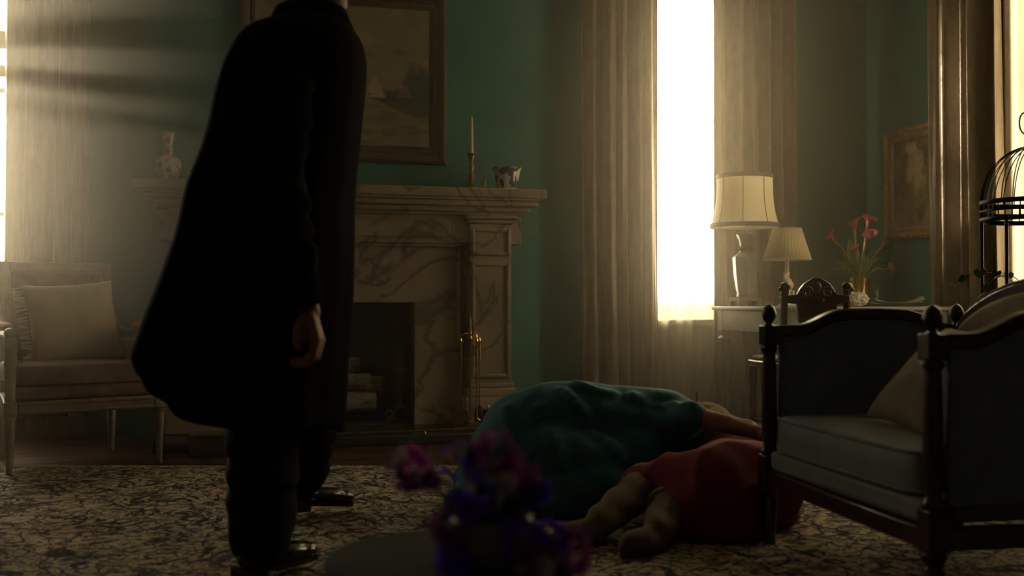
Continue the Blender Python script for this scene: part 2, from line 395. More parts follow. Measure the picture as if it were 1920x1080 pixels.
# windows: frame, two sashes with glazing bars, panes, sill
def window(name, width, depth_in, sashes, bars):
    """local: x across, y outwards, z up; origin at floor in the middle of the opening on the room face of the wall"""
    t = bpy.data.objects.new(name, None); C.objects.link(t); struct(t)
    h = width / 2; yo = depth_in
    fr = MB(); fr.bb(-h, -h + .05, yo - .05, yo + .05, ZS, ZT).bb(h - .05, h, yo - .05, yo + .05, ZS, ZT).bb(-h, h, yo - .05, yo + .05, ZT - .05, ZT).bb(-h, h, yo - .05, yo + .05, ZS, ZS + .05)
    obj('window_frame', fr, M_winpaint, t, bevel=.004)
    for k, (z0, z1) in enumerate(sashes):
        yy = yo - .015 + .03 * k
        s = MB(); s.bb(-h + .05, -h + .10, yy - .015, yy + .015, z0, z1).bb(h - .10, h - .05, yy - .015, yy + .015, z0, z1)
        s.bb(-h + .05, h - .05, yy - .015, yy + .015, z1 - .06, z1).bb(-h + .05, h - .05, yy - .015, yy + .015, z0, z0 + .07)
        so = obj('sash', s, M_winpaint, t, bevel=.003)
        b = MB(); b.bb(-.011, .011, yy - .012, yy + .012, z0 + .07, z1 - .06)
        obj('glazing_bar', b, M_winpaint, so)
        zs = [z0 + .07]
        for zm, hb in bars[k]:
            obj('glazing_bar', MB().bb(-h + .10, h - .10, yy - .012, yy + .012, zm - hb, zm + hb), M_winpaint, so); zs += [zm - hb, zm + hb]
        zs.append(z1 - .06)
        for xa, xb in ((-h + .10, -.011), (.011, h - .10)):
            for za, zb in zip(zs[::2], zs[1::2]):
                obj('pane', MB().bb(xa, xb, yy - .002, yy + .002, za, zb), M_glass, so, smooth=0)
    obj('window_sill', MB().bb(-h - .06, h + .06, -.05, yo, ZS - .04, ZS + .005), M_winpaint, t, bevel=.008)
    c = MB()
    c.bb(-h - .09, -h, -.02, 0, ZS - .04, ZT + .09).bb(h, h + .09, -.02, 0, ZS - .04, ZT + .09).bb(-h, h, -.02, 0, ZT, ZT + .09)
    obj('casing', c, M_winpaint, t, bevel=.006)
    return t
SA = ((ZS + .05, 2.09), (2.03, ZT - .05)); BA = (((1.38, .012),), ((2.52, .012),))
t = window('window_1', WIN['r'][1] - WIN['r'][0], .16, SA, BA); t.location = (sum(WIN['r']) / 2, YB, 0)
t = window('window_2', WIN['l'][1] - WIN['l'][0], .16, ((ZS + .05, 2.335), (2.32, ZT - .05)), (((1.30, .012), (2.03, .014), (2.145, .034)), ((2.70, .012),))); t.location = (sum(WIN['l']) / 2, YB, 0)
t = window('window_3', W3[1] - W3[0], .16, SA, BA); t.location = (X1, sum(W3) / 2, 0); t.rotation_euler = (0, 0, R(-90))

# ------------------------------------------------------------------ fireplace
fp = thing('fireplace', 'cream marble fireplace with moulded mantel shelf and dark veins', 'fireplace', (.62, 6.2, 0))
def F(x0, x1, y0, y1, z0, z1, mb=None):
    return (mb or MB()).bb(x0 - .62, x1 - .62, y0 - 6.2, y1 - 6.2, z0, z1)
HT = .055
obj('hearth_slab', F(-.42, 1.68, 5.60, 6.21, .001, HT), M_hearth, fp, bevel=.008)
# mantel shelf: stacked mouldings
shelf = MB()
for (ov, z0, z1) in ((0, 1.40, 1.455), (-.012, 1.385, 1.40)):
    F(-.55 - ov, 1.79 + ov, 5.90 - ov, 6.21, z0, z1, shelf)
obj('mantel_shelf', shelf, M_marble, fp, bevel=.018, seg=3)
mo = MB()
for (i, z0, z1) in ((.045, 1.352, 1.386), (.085, 1.32, 1.353), (.115, 1.30, 1.321)):
    F(-.55 + i, 1.79 - i, 5.90 + i * .8, 6.21, z0, z1, mo)
obj('mantel_moulding', mo, M_marble, fp, bevel=.014, seg=3)
obj('frieze', F(-.42, 1.66, 6.02, 6.21, 1.13, 1.30), M_marble, fp, bevel=.006)
def rect_frame(mb, x0, x1, z0, z1, y0, y1, wd):
    F(x0, x0 + wd, y0, y1, z0, z1, mb); F(x1 - wd, x1, y0, y1, z0, z1, mb)
    F(x0 + wd, x1 - wd, y0, y1, z1 - wd, z1, mb); F(x0 + wd, x1 - wd, y0, y1, z0, z0 + wd, mb)
obj('frieze_panel', F(.02, 1.22, 6.008, 6.03, 1.165, 1.265), M_marble, fp, bevel=.006)
for sx in (-1, 1):
    xa, xb = (.62 + .70, .62 + .98) if sx > 0 else (.62 - .98, .62 - .70)
    pl = obj('pilaster', F(xa + .012, xb - .012, 5.985, 6.21, .30, 1.25), M_marble, fp, bevel=.004)
    f = MB(); rect_frame(f, xa + .022, xb - .022, .33, 1.02, 5.970, 5.99, .022); obj('panel_moulding', f, M_marble, pl, bevel=.006)
    f = MB(); rect_frame(f, xa + .022, xb - .022, 1.06, 1.22, 5.970, 5.99, .020); obj('block_moulding', f, M_marble, pl, bevel=.006)
    cpt = MB(); F(xa, xb, 5.965, 6.21, 1.25, 1.275, cpt); F(xa - .015, xb + .015, 5.95, 6.21, 1.275, 1.30, cpt)
    obj('capital', cpt, M_marble, pl, bevel=.008)
    bs = MB(); F(xa - .012, xb + .012, 5.955, 6.21, .22, .27, bs); F(xa, xb, 5.968, 6.21, .27, .30, bs); F(xa - .025, xb + .025, 5.94, 6.21, HT, .22, bs)
    obj('plinth', bs, M_marble, pl, bevel=.008)
    # veined slip beside the opening and its bead
    sa, sb = (FX[1], 1.285) if sx > 0 else (-.045, FX[0])
    obj('marble_slip', F(sa, sb, 6.06, 6.21, HT, 1.13), M_marble, fp, bevel=.003)
    ba = (1.262, 1.285) if sx > 0 else (-.045, -.022)
    obj('slip_bead', F(ba[0], ba[1], 6.035, 6.07, HT, 1.11), M_marble, fp, bevel=.008, seg=3)
obj('marble_lintel', F(FX[0], FX[1], 6.06, 6.21, FH, 1.13), M_marble, fp, bevel=.003)
obj('lintel_bead', F(-.045, 1.285, 6.035, 6.07, 1.11, 1.133), M_marble, fp, bevel=.008, seg=3)
fbx = MB(); F(FX[0] - .02, FX[0], 6.1, 6.48, HT, FH + .02, fbx); F(FX[1], FX[1] + .02, 6.1, 6.48, HT, FH + .02, fbx)
F(FX[0], FX[1], 6.46, 6.48, HT, FH, fbx); F(FX[0], FX[1], 6.1, 6.48, FH, FH + .02, fbx); F(FX[0], FX[1], 6.1, 6.48, .02, HT + .004, fbx)
obj('firebox', fbx, M_soot, fp)

# grate, logs, andirons
gr = thing('fire_grate', 'black iron log grate inside the fireplace', 'grate', (.56, 6.27, HT))
for i in range(5):
    x_ = -.22 + .11 * i
    obj('grate_bar', MB().tube([(x_, -.10, .11), (x_, -.09, .06), (x_, .10, .06), (x_, .12, .12)], .008, 6), M_iron, gr)
for yy in (-.07, .08): obj('cross_bar', MB().bb(-.25, .25, yy - .008, yy + .008, .045, .06), M_iron, gr)
for x_ in (-.2, .2):
    for yy in (-.07, .08): obj('foot', MB().bb(x_ - .008, x_ + .008, yy - .008, yy + .008, .004, .05), M_iron, gr)
def log(p, q, r, label):
    p = Vector(p); q = Vector(q); o = p
    ax = (q - p); n = 7
    pts = [p + ax * (i / n) + Vector((0, random.uniform(-1, 1), random.uniform(-1, 1))) * r * .06 for i in range(n + 1)]
    t = obj('birch_log', MB().tube([u - o for u in pts], [r * random.uniform(.95, 1.05) for _ in pts], 12), M_birch, smooth=50)
    t.location = o; tag(t, label, 'log', 'birch logs in the grate')
    for e, s in ((pts[0], -1), (pts[-1], 1)):
        d = ax.normalized() * s
        obj('cut_face', MB().tube([e - o + d * .0005, e - o + d * .003], [r * .93, r * .9], 12), M_logend, t)
log((.33, 6.215, .185), (.80, 6.205, .182), .062, 'front bottom birch log on the fireplace grate')
log((.36, 6.34, .19), (.79, 6.335, .188), .060, 'rear bottom birch log against the firebox back')
log((.30, 6.23, .305), (.78, 6.24, .300), .056, 'middle birch log of the stack in the fireplace')
log((.37, 6.275, .405), (.71, 6.285, .40), .050, 'topmost birch log of the stack in the fireplace')
log((.60, 6.33, .298), (.845, 6.20, .292), .045, 'short birch log poking out at the right of the stack')
def andiron(x, label):
    a = thing('andiron', label, 'andiron', (x, 6.13, HT))
    m = MB(); m.lathe([(.034, .10), (.022, .115), (.014, .14), (.026, .17), (.03, .20), (.02, .235), (.012, .25), (.02, .27), (.027, .295), (.016, .33), (.009, .345), (.019, .365), (.013, .39), (.004, .43), (.001, .44)], (0, 0, 0), 14)
    obj('column', m, M_dgilt, a)
    for s in (-1, 1):
        sc_ = []
        for i in range(26):
            tt = i / 25; ang = tt * 2.4 * pi; rr = .035 * (1 - .75 * tt)
            sc_.append((s * (.062 - rr * cos(ang) * .95), 0, .05 + rr * sin(ang) + .02 * tt))
        obj('scroll', MB().tube([(0, 0, .11), (s * .018, 0, .085)] + sc_, .0075, 6), M_dgilt, a)
        lf = MB()
        for q in range(4): lf.ball((s * (.018 + .006 * (q % 2)), 0, .17 + q * .05), (.014, .006, .024), 8, 6)
        obj('leaf_ornament', lf, M_dgilt, a)
        obj('foot', MB().tube([(s * .03, 0, .06), (s * .06, -.01, .03), (s * .085, -.01, .008)], [.012, .009, .012], 8), M_dgilt, a)
    obj('billet_bar', MB().bb(-.009, .009, 0, .24, .07, .088), M_iron, a)
    return a
andiron(.935, 'ornate gilt scroll andiron beside the birch logs')

# fire tools
ft = thing('fire_tool_stand', 'brass fireplace tool stand against the right pilaster', 'fire tools', (1.29, 5.78, HT))
obj('base', MB().lathe([(.085, .002), (.085, .012), (.05, .022), (.02, .035), (.012, .05)], n=20), M_dbrass, ft)
obj('pole', MB().lathe([(.007, .04), (.007, .50), (.014, .51), (.014, .525), (.008, .535), (.012, .56), (.006, .585), (.010, .60), (.004, .63), (.0015, .64)], n=10), M_brass, ft)
arms = MB()
for k in range(4):
    a = k * pi / 2 + .4
    arms.tube([(0, 0, .535), (.03 * cos(a), .03 * sin(a), .548), (.062 * cos(a), .062 * sin(a), .54), (.066 * cos(a), .066 * sin(a), .525)], .004, 6)
obj('hook_arm', arms, M_brass, ft)
obj('ring', MB().tube([(.034 * cos(q), 0, .45 + .034 * sin(q)) for q in [2 * pi * i / 18 for i in range(19)]], .003, 6), M_iron, ft)
def tool(k, name, head, label):
    a = k * pi / 2 + .4
    loc = Vector((1.29 + .066 * cos(a), 5.78 + .066 * sin(a), HT))
    t = thing(name, label, 'fire tool', loc)
    hd = MB().lathe([(.005, .36), (.008, .37), (.006, .39), (.010, .42), (.006, .45), (.009, .47), (.006, .49), (.011, .505), (.004, .52)], n=8)
    obj('handle', hd, M_brass, t)
    obj('shaft', MB().tube([(0, 0, .12), (0, 0, .37)], .0045, 6), M_dbrass, t)
    obj('tool_head', head, M_dbrass if name != 'hearth_brush' else M_iron, t)
tool(0, 'hearth_brush', MB().lathe([(.012, .13), (.026, .11), (.03, .045), (.026, .035)], n=12), 'black hearth brush hanging on the brass tool stand')
tool(2, 'fire_shovel', MB().prism([(-.03, .12), (.03, .12), (.042, .10), (.045, .03), (.03, .022), (-.03, .022), (-.045, .03), (-.042, .10)], -.004, .004, ((1, 0, 0), (0, 0, 1), (0, 1, 0))), 'brass fire shovel hanging on the tool stand')
tool(3, 'fire_poker', MB().tube([(0, 0, .13), (0, 0, .05), (0, 0, .025)], [.0045, .005, .001], 6).tube([(0, 0, .07), (.018, 0, .055), (.026, 0, .068)], [.004, .004, .001], 6), 'brass fire poker with a hook hanging on the tool stand')
bk = thing('ash_bucket', 'small black ash bucket with brass knob beside the fire tools', 'bucket', (1.40, 5.80, HT))
obj('pail', MB().lathe([(.028, .002), (.034, .05), (.038, .10), (.03, .108)], n=18), M_iron, bk)
obj('lid_knob', MB().lathe([(.008, .108), (.012, .122), (.004, .134)], n=10), M_brass, bk)
fe = thing('hearth_fender', 'low brass fender rail with ball end along the hearth edge', 'fender', (1.0, 5.63, HT))
obj('rail', MB().tube([(-.55, 0, .018), (.40, 0, .018)], .007, 8), M_dbrass, fe)
obj('ball_end', MB().ball((.40, 0, .02), .0205, 14, 10), M_brass, fe)
for x_ in (-.5, .0): obj('foot', MB().lathe([(.012, .001), (.008, .012), (.006, .018)], (x_, 0, 0), 8), M_dbrass, fe)
bx = thing('hearth_box', 'low dark box on the floor at the left of the hearth', 'box', (-.10, 5.47, 0), R(-8))
obj('body', MB().bb(-.13, .13, -.07, .07, .001, .095), M_wood, bx, bevel=.006)
obj('lid', MB().bb(-.137, .137, -.077, .077, .095, .115), M_wood, bx, bevel=.005)

# ------------------------------------------------------------------ mantel objects
ZM = 1.455
v = thing('mantel_vase', 'slim necked painted porcelain vase on the left of the mantel', 'vase', (-.375, 6.03, ZM))
obj('body', MB().lathe([(.044, .001), (.048, .006), (.046, .016), (.060, .04), (.071, .075), (.071, .095), (.062, .120), (.040, .136), (.022, .144)], n=28), M_vasewhite, v)
obj('neck', MB().lathe([(.0225, .142), (.022, .16), (.025, .21), (.030, .25), (.036, .268), (.033, .270), (.026, .25)], n=24), M_vasewhite, v)
cupm = thing('mantel_jug', 'small white jug with loop handle beside the slim mantel vase', 'jug', (-.205, 6.03, ZM))
obj('body', MB().lathe([(.024, .001), (.028, .006), (.042, .03), (.044, .055), (.032, .078), (.034, .09), (.030, .09)], n=22), M_vasewhite, cupm)
obj('handle', MB().tube([(-.032, 0, .075), (-.056, 0, .075), (-.064, 0, .055), (-.056, 0, .034), (-.042, 0, .03)], .006, 8), M_vasewhite, cupm)
def candlestick(x, label):
    c = thing('candlestick', label, 'candlestick', (x, 6.0, ZM))
    obj('stick', MB().lathe([(.046, .001), (.046, .010), (.034, .018), (.016, .034), (.011, .05), (.019, .066), (.021, .08), (.012, .098), (.009, .112), (.017, .128), (.013, .148), (.008, .158), (.012, .175), (.020, .192), (.018, .205)], n=20), M_dbrass, c)
    obj('drip_pan', MB().lathe([(.012, .198), (.027, .206), (.029, .214), (.013, .210)], n=20), M_dbrass, c)
    cn = obj('candle', MB().lathe([(.0115, .205), (.0115, .30), (.0095, .42), (.006, .434), (.001, .436)], n=14), M_wax, c)
    obj('wick', MB().tube([(0, 0, .434), (.001, 0, .442)], .001, 5), M_iron, cn)
candlestick(1.346, 'brass candlestick with tall ivory candle right of the painting')
candlestick(-.135, 'brass candlestick with candle half hidden behind the man')
fg = thing('mantel_figurine', 'tiny dark bronze figurine between candlestick and planter on the mantel', 'figurine', (1.425, 6.0, ZM))
obj('plinth', MB().lathe([(.024, .001), (.024, .008), (.016, .014)], n=14), M_dbrass, fg)
f_ = MB(); f_.chain([(-.008, 0, .014), (-.004, 0, .04), (0, 0, .06)], [.009, .007, .009]).chain([(.010, 0, .014), (.006, 0, .04), (0, 0, .06)], [.008, .006, .009]).ball((0, 0, .09), .009).chain([(0, 0, .06), (0, 0, .078)], [.011, .006]).chain([(0, 0, .075), (.014, -.006, .062)], [.004, .003])
fuse('figure', f_, M_dbrass, .003, 2, fg)
pb = thing('mantel_planter', 'blue and white porcelain planter on the right end of the mantel', 'planter', (1.565, 6.0, ZM))
obj('bowl', MB().lathe([(.056, .012), (.062, .02), (.070, .06), (.078, .105), (.083, .122), (.090, .132), (.084, .134), (.076, .12), (.066, .06), (.05, .025)], n=28), M_bluewhite, pb)
obj('foot_ring', MB().lathe([(.056, .001), (.058, .012), (.050, .014)], n=24), M_bisque, pb)

# ------------------------------------------------------------------ paintings
def painting(name, label, W, H, fw, fn, loc, rz, mat_f, nu, nv, beads=0, bead_r=.006):
    """local x across, z up, y = -out of the wall (faces -y)"""
    p = thing(name, label, 'painting', loc, rz)
    cm = MB().grid(lambda a, b: (-W / 2 + fw + a * (W - 2 * fw), -.012, fw + b * (H - 2 * fw)), nu, nv)
    o = obj('canvas', cm, M_canvas, p, smooth=0)
    ca = o.data.color_attributes.new('Col', 'FLOAT_COLOR', 'POINT')
    for i in range((nu + 1) * (nv + 1)):
        a = (i % (nu + 1)) / nu; b = (i // (nu + 1)) / nv
        ca.data[i].color = (*fn(a, b), 1)
    obj('backing', MB().bb(-W / 2 + .01, W / 2 - .01, -.010, -.001, .01, H - .01), M_trim, p)
    # mitred frame sides with a stepped profile
    prof = [(0, 0), (0, .030), (.18, .045), (.36, .040), (.50, .028), (.80, .026), (.90, .018), (1.0, .012), (1.0, 0)]
    cor = [(-W / 2, 0), (W / 2, 0), (W / 2, H), (-W / 2, H)]
    inn = [(-W / 2 + fw, fw), (W / 2 - fw, fw), (W / 2 - fw, H - fw), (-W / 2 + fw, H - fw)]
    for k in range(4):
        q = (k + 1) % 4
        ra = [(cor[k][0] + (inn[k][0] - cor[k][0]) * s, -h, cor[k][1] + (inn[k][1] - cor[k][1]) * s) for s, h in prof]
        rb = [(cor[q][0] + (inn[q][0] - cor[q][0]) * s, -h, cor[q][1] + (inn[q][1] - cor[q][1]) * s) for s, h in prof]
        so = obj('frame_side', MB().loft([ra, rb]), mat_f, p, smooth=25)
        if beads:
            bm_ = MB(); pa = Vector((*[(cor[k][i] * .38 + inn[k][i] * .62) for i in (0, 1)], 0)); pb_ = Vector((*[(cor[q][i] * .38 + inn[q][i] * .62) for i in (0, 1)], 0))
            n = int((pb_ - pa).length / (bead_r * 2.3))
            for i in range(n):
                c_ = pa.lerp(pb_, (i + .5) / n); bm_.ball((c_.x, -.029, c_.y), bead_r, 6, 4)
            b_ = obj('bead_row', bm_, mat_f, so); b_['kind'] = 'stuff'
    return p
def fbm(x, y, s, seed=0, o=4): return noise.fractal(Vector((x * s, y * s, seed)), 1.0, 2.0, o)
def mixc(a, b, t): t = max(0, min(1, t)); return tuple(p + (q - p) * t for p, q in zip(a, b))
def sm(e0, e1, x):
    t = max(0, min(1, (x - e0) / (e1 - e0))); return t * t * (3 - 2 * t)
def seascape(a, b):
    sky = mixc((.22, .17, .10), (.19, .155, .10), b); n = fbm(a, b * 1.6, 4, 3)
    col = mixc(sky, (.09, .08, .06), sm(.1, .6, n))
    col = mixc(col, (.27, .21, .125), sm(.1, .6, fbm(a, b * 2, 3, 9)))
    hor = .36 + .01 * fbm(a, 0, 12, 1)
    if b < hor:
        wv = fbm(a * 1.2, b * 7, 6, 5); col = mixc((.16, .13, .085), (.22, .175, .115), .5 + wv)
        col = mixc(col, (.10, .085, .055), sm(.05, .4, fbm(a, b * 3, 5, 8)))
    band = hor + .05 + .018 * fbm(a, 0, 9, 2) + .06 * sm(.86, 1.0, a)
    if hor - .02 < b < band: col = mixc(col, (.045, .05, .045), .85)
    sh = .36 - .16 * sm(.55, 1.0, a)
    if b < hor and b > sh and a > .55: col = mixc(col, (.04, .042, .038), .85)
    if a > .80:
        d = sqrt(((a - .93) / .10) ** 2 + ((b - .46) / .12) ** 2) + .5 * fbm(a, b, 14, 7)
        col = mixc(col, (.05, .055, .045), sm(1.0, .7, d))
    for (cx, bz, hgt, wd, tone) in ((.665, .345, .155, .075, (.33, .26, .165)), (.60, .37, .10, .05, (.24, .19, .125)), (.845, .355, .095, .045, (.15, .135, .10)), (.30, .35, .16, .08, (.30, .24, .15))):
        q = (b - bz) / hgt
        if 0 < q < 1 and abs(a - cx - .01 * q) < wd * (1 - q) * .9 + .004: col = tone
        if -.06 < q <= 0 and abs(a - cx) < wd * 1.2: col = (.05, .045, .035)
    return col
painting('seascape_painting', 'large gilt framed painting of sailing boats over the mantel', 1.22, 1.04, .105, seascape, (.62, BY - .001, 1.62), 0, M_dgilt, 150, 120, 1, .005)
def blotches(a, b):
    n = fbm(a, b, 5, 21); col = mixc((.055, .04, .022), (.12, .09, .045), .5 + n)
    col = mixc(col, (.20, .155, .075), sm(.8, .15, b) * .55 * (.6 + fbm(a, b * .6, 6, 30)))
    d = sqrt(((a - .52) / .30) ** 2 + ((b - .62) / .30) ** 2) + .35 * fbm(a, b, 6, 14)
    col = mixc(col, (.30, .23, .14), sm(1.05, .45, d) * .8)
    d2 = sqrt(((a - .42) / .20) ** 2 + ((b - .88) / .08) ** 2) + .4 * fbm(a, b, 9, 4)
    col = mixc(col, (.34, .28, .19), sm(1.0, .5, d2) * .7)
    col = mixc(col, (.05, .042, .028), sm(.15, .5, fbm(a, b, 8, 40)) * .6)
    return tuple(c * 1.7 for c in col)
painting('small_framed_painting', 'portrait format gilt framed painting in brown tones on the right wall', .62, .755, .085, blotches, (X1 - .001, 5.94, 1.205), R(-90), M_gilt, 60, 76, 1, .0055)

# ------------------------------------------------------------------ curtains
def curtain(name, label, cat, p0, p1, z0, z1, nf, amp, m, group, seed, top_p=None, solid=.006, flare=0.0, nu=150, nv=26, edge=None):
    """cloth between floor points p0 and p1 hanging from z1 to z0 in nf pleats"""
    p0 = Vector(p0); p1 = Vector(p1); ax = p1 - p0; nrm = Vector((-ax.y, ax.x)).normalized()
    rnd = random.Random(seed); ph = [rnd.uniform(0, 6.3) for _ in range(6)]
    o = Vector(((p0.x + p1.x) / 2, (p0.y + p1.y) / 2, z0))
    def fn(u, v):
        z = z1 + (z0 - z1) * v
        uu = u + .022 * sin(2 * pi * 1.3 * u + ph[0]) + .012 * sin(5 * v + ph[1]) * sin(pi * u)
        s = sin(2 * pi * nf * uu + ph[2] + .5 * sin(3 * v + ph[3]))
        s2 = sin(2 * pi * nf * .53 * uu + ph[4] + .8 * v)
        s3 = sin(2 * pi * nf * 2.3 * uu + ph[5])
        d = amp * (.62 * math.copysign(abs(s) ** .75, s) + .32 * s2 + .12 * s3) * (.85 + .25 * v)
        e = 0
        if edge is not None: e = edge(v) * (1 - u if edge(v) < 0 else u)
        q = p0 + ax * (u + flare * (u - .5) * v) + nrm * d
        if edge is not None: q = q + ax.normalized() * edge(v) * u
        return (q.x - o.x, q.y - o.y, z - o.z)
    c = obj(name, MB().grid(fn, nu, nv), m, solid=solid, smooth=70)
    c.location = o
    return tag(c, label, cat, group)
ZH = 3.28
g = 'heavy velvet window drapes'
curtain('velvet_drape', 'brown velvet drape on the left of the bright centre window', 'curtain', (2.15, 6.36), (2.70, 6.34), .012, ZH, 5.5, .065, M_drape, g, 1)
curtain('velvet_drape', 'brown velvet drape behind the two table lamps', 'curtain', (3.10, 6.35), (3.74, 6.37), .012, ZH, 6, .062, M_drape, g, 2)
cl = curtain('velvet_drape', 'brown velvet drape behind the cream armchair at the far left', 'curtain', (-1.275, 6.36), (-.835, 6.38), .13, ZH, 5, .045, M_drape, g, 3)
curtain('velvet_drape', 'silvery lit velvet drape beside the small framed painting', 'curtain', (4.25, 5.63), (4.22, 5.00), .012, ZH, 4.2, .085, M_drape, g, 4)
fr = MB()
for i in range(64):
    u = i / 63; x_ = -.22 + .44 * u; fr.tube([(x_, .03 * sin(u * 31), 0), (x_ + random.uniform(-.003, .003), .03 * sin(u * 31), -.115)], .0036, 5)
fo = obj('bullion_fringe', fr, M_drape, cl); fo['kind'] = 'stuff'
g = 'sheer voile curtains'
curtain('sheer_curtain', 'glowing sheer voile curtain on the left half of the centre window', 'curtain', (2.46, 6.44), (2.97, 6.44), .015, ZH, 6, .018, M_sheer, g, 5, solid=0)
curtain('sheer_curtain', 'glowing sheer voile curtain on the right half, beside the tall lamp', 'curtain', (2.90, 6.465), (3.34, 6.465), .015, ZH, 6, .016, M_sheer, g, 6, solid=0, flare=.12)
curtain('sheer_curtain', 'cream sheer voile curtain over the window behind the birdcage', 'curtain', (4.335, 5.06), (4.335, 3.75), .015, ZH, 12, .018, M_sheer2, g, 7, solid=0)
bp = thing('radiator_panel', 'dark upright block behind the sheer curtain under the bright window', 'panel', (2.79, 6.485, 0))
obj('casing', MB().bb(-.085, .085, -.008, .012, .001, .60), M_trim, bp, bevel=.006)
obj('top_cap', MB().bb(-.09, .09, -.010, .013, .60, .615), M_trim, bp, bevel=.004)

# ------------------------------------------------------------------ rug
rc = ld(-.45, 2.72, 0)
rg = obj('rug', MB().bb(-2.5, 2.5, -2.12, 2.12, .0005, .012), M_rug, smooth=0)
rg.location = rc; rg.rotation_euler = (0, 0, -YAW)
tag(rg, 'cream patterned wool rug with navy arabesques covering the wood floor', 'rug')
fr = MB()
for i in range(520):
    x_ = -2.5 + 5.0 * i / 519 + random.uniform(-.004, .004); l = random.uniform(.03, .055)
    fr.tube([(x_, 2.115, .009), (x_ + random.uniform(-.008, .008), 2.12 + l * .6, .010), (x_ + random.uniform(-.015, .015), 2.12 + l, .004)], [.004, .0035, .002], 5)
f_ = obj('fringe', fr, M_fringe, rg); f_['kind'] = 'stuff'

# ------------------------------------------------------------------ desk and things on it
DX0, DX1, DY0, DY1, DZ = 3.00, 4.10, 5.22, 6.20, .755
dk = thing('writing_desk', 'pale grey painted writing desk with turned legs under the lamps', 'desk', ((DX0 + DX1) / 2, (DY0 + DY1) / 2, 0))
hw, hd = (DX1 - DX0) / 2, (DY1 - DY0) / 2
obj('desk_top', MB().bb(-hw, hw, -hd, hd, DZ - .025, DZ), M_desk, dk, bevel=.008, seg=3)
i_ = .035
obj('apron', MB().bb(-hw + i_, hw - i_, -hd + i_, -hd + i_ + .02, .60, DZ - .025), M_desk, dk, bevel=.003)
obj('apron', MB().bb(-hw + i_, hw - i_, hd - i_ - .02, hd - i_, .60, DZ - .025), M_desk, dk, bevel=.003)
for s in (-1, 1): obj('side_apron', MB().bb(s * (hw - i_ - .01) - .01, s * (hw - i_ - .01) + .01, -hd + i_ + .02, hd - i_ - .02, .60, DZ - .025), M_desk, dk, bevel=.003)
dr = obj('drawer', MB().bb(-.30, .30, -hd + i_ - .008, -hd + i_ + .004, .625, .715), M_desk, dk, bevel=.004)
obj('drawer_knob', MB().ball((0, -hd + i_ - .02, .67), .012), M_brass, dr)
lp = [(.012, .001), (.016, .02), (.015, .04), (.020, .30), (.026, .50), (.030, .535), (.030, .545), (.044, .548), (.040, .556), (.026, .565), (.030, .585), (.034, .60)]
for sx in (-1, 1):
    for sy in (-1, 1):
        l = MB().lathe(lp, (sx * (hw - .065), sy * (hd - .065), 0), 16)
        l.box((sx * (hw - .065), sy * (hd - .065), .665), (.066, .066, .135))
        obj('leg', l, M_desk, dk)
# tall lamp
L1 = thing('table_lamp', 'tall celadon vase lamp with wide panelled drum shade', 'lamp', (3.14, 6.0, DZ))
ft_ = MB(); ft_.box((0, 0, .045), (.15, .15, .022))
for sx in (-1, 1):
    for sy in (-1, 1): ft_.box((sx * .06, sy * .06, .018), (.034, .034, .034), taper=.8)
obj('wooden_foot', ft_, M_trim, L1, bevel=.004)
def ngon_lathe(prof, n, rot): 
    m = MB(); m.loft([[(r * cos(2 * pi * j / n + rot), r * sin(2 * pi * j / n + rot), z) for j in range(n)] for r, z in prof]); return m
obj('vase_body', ngon_lathe([(.050, .056), (.060, .062), (.052, .08), (.058, .10), (.074, .20), (.080, .28), (.082, .315), (.070, .325), (.040, .345), (.033, .36)], 6, .3), M_celadon, L1, bevel=.005, smooth=25)
obj('vase_neck', MB().lathe([(.033, .355), (.030, .385), (.036, .42), (.052, .452), (.054, .460), (.03, .462)], n=20), M_celadon, L1)
ho = MB()
for s in (-1, 1): ho.tube([(s * .03, 0, .372), (s * .05, 0, .385), (s * .052, 0, .368), (s * .036, 0, .358)], .007, 8)
ho.tube([(.033 * cos(q), .033 * sin(q), .368) for q in [2 * pi * i / 20 for i in range(21)]], .008, 8)
obj('collar_ring', ho, M_trim, L1)
obj('lamp_stem', MB().tube([(0, 0, .46), (0, 0, .84)], .006, 8), M_brass, L1)
obj('finial', MB().lathe([(.004, .845), (.009, .852), (.006, .862), (.002, .874)], n=10), M_brass, L1)
shp = [(.205 - .0 + .012 * (1 - k / 12) ** 2 - .028 * sin(pi * (k / 12) ** .8) * .5 - .03 * (k / 12), .505 + .335 * k / 12) for k in range(13)]
s1 = obj('lamp_shade', MB().loft([[(r * cos(2 * pi * j / 48), r * sin(2 * pi * j / 48), z) for j in range(48)] for r, z in shp], cap=False), M_shade1, L1, solid=.003)
for k, nm in ((0, 'lower_trim'), (12, 'upper_trim')):
    r, z = shp[k]; obj(nm, MB().loft([[((r + .003) * cos(2 * pi * j / 48), (r + .003) * sin(2 * pi * j / 48), z + dz) for j in range(48)] for dz in (-.004, .024 if k == 0 else 0.008)] if k == 0 else [[((r + .004) * cos(2 * pi * j / 48), (r + .004) * sin(2 * pi * j / 48), z + dz) for j in range(48)] for dz in (-.024, .004)], cap=False), M_trim, s1, solid=.003)
for j in range(8):
    a = 2 * pi * j / 8 + .25
    obj('panel_seam', MB().tube([((r + .002) * cos(a), (r + .002) * sin(a), z) for r, z in shp], .0025, 5), M_trim, s1)
obj('shade_spider', MB().tube([(-.18, 0, .835), (.18, 0, .835)], .003, 6).tube([(0, -.18, .835), (0, .18, .835)], .003, 6), M_brass, L1)
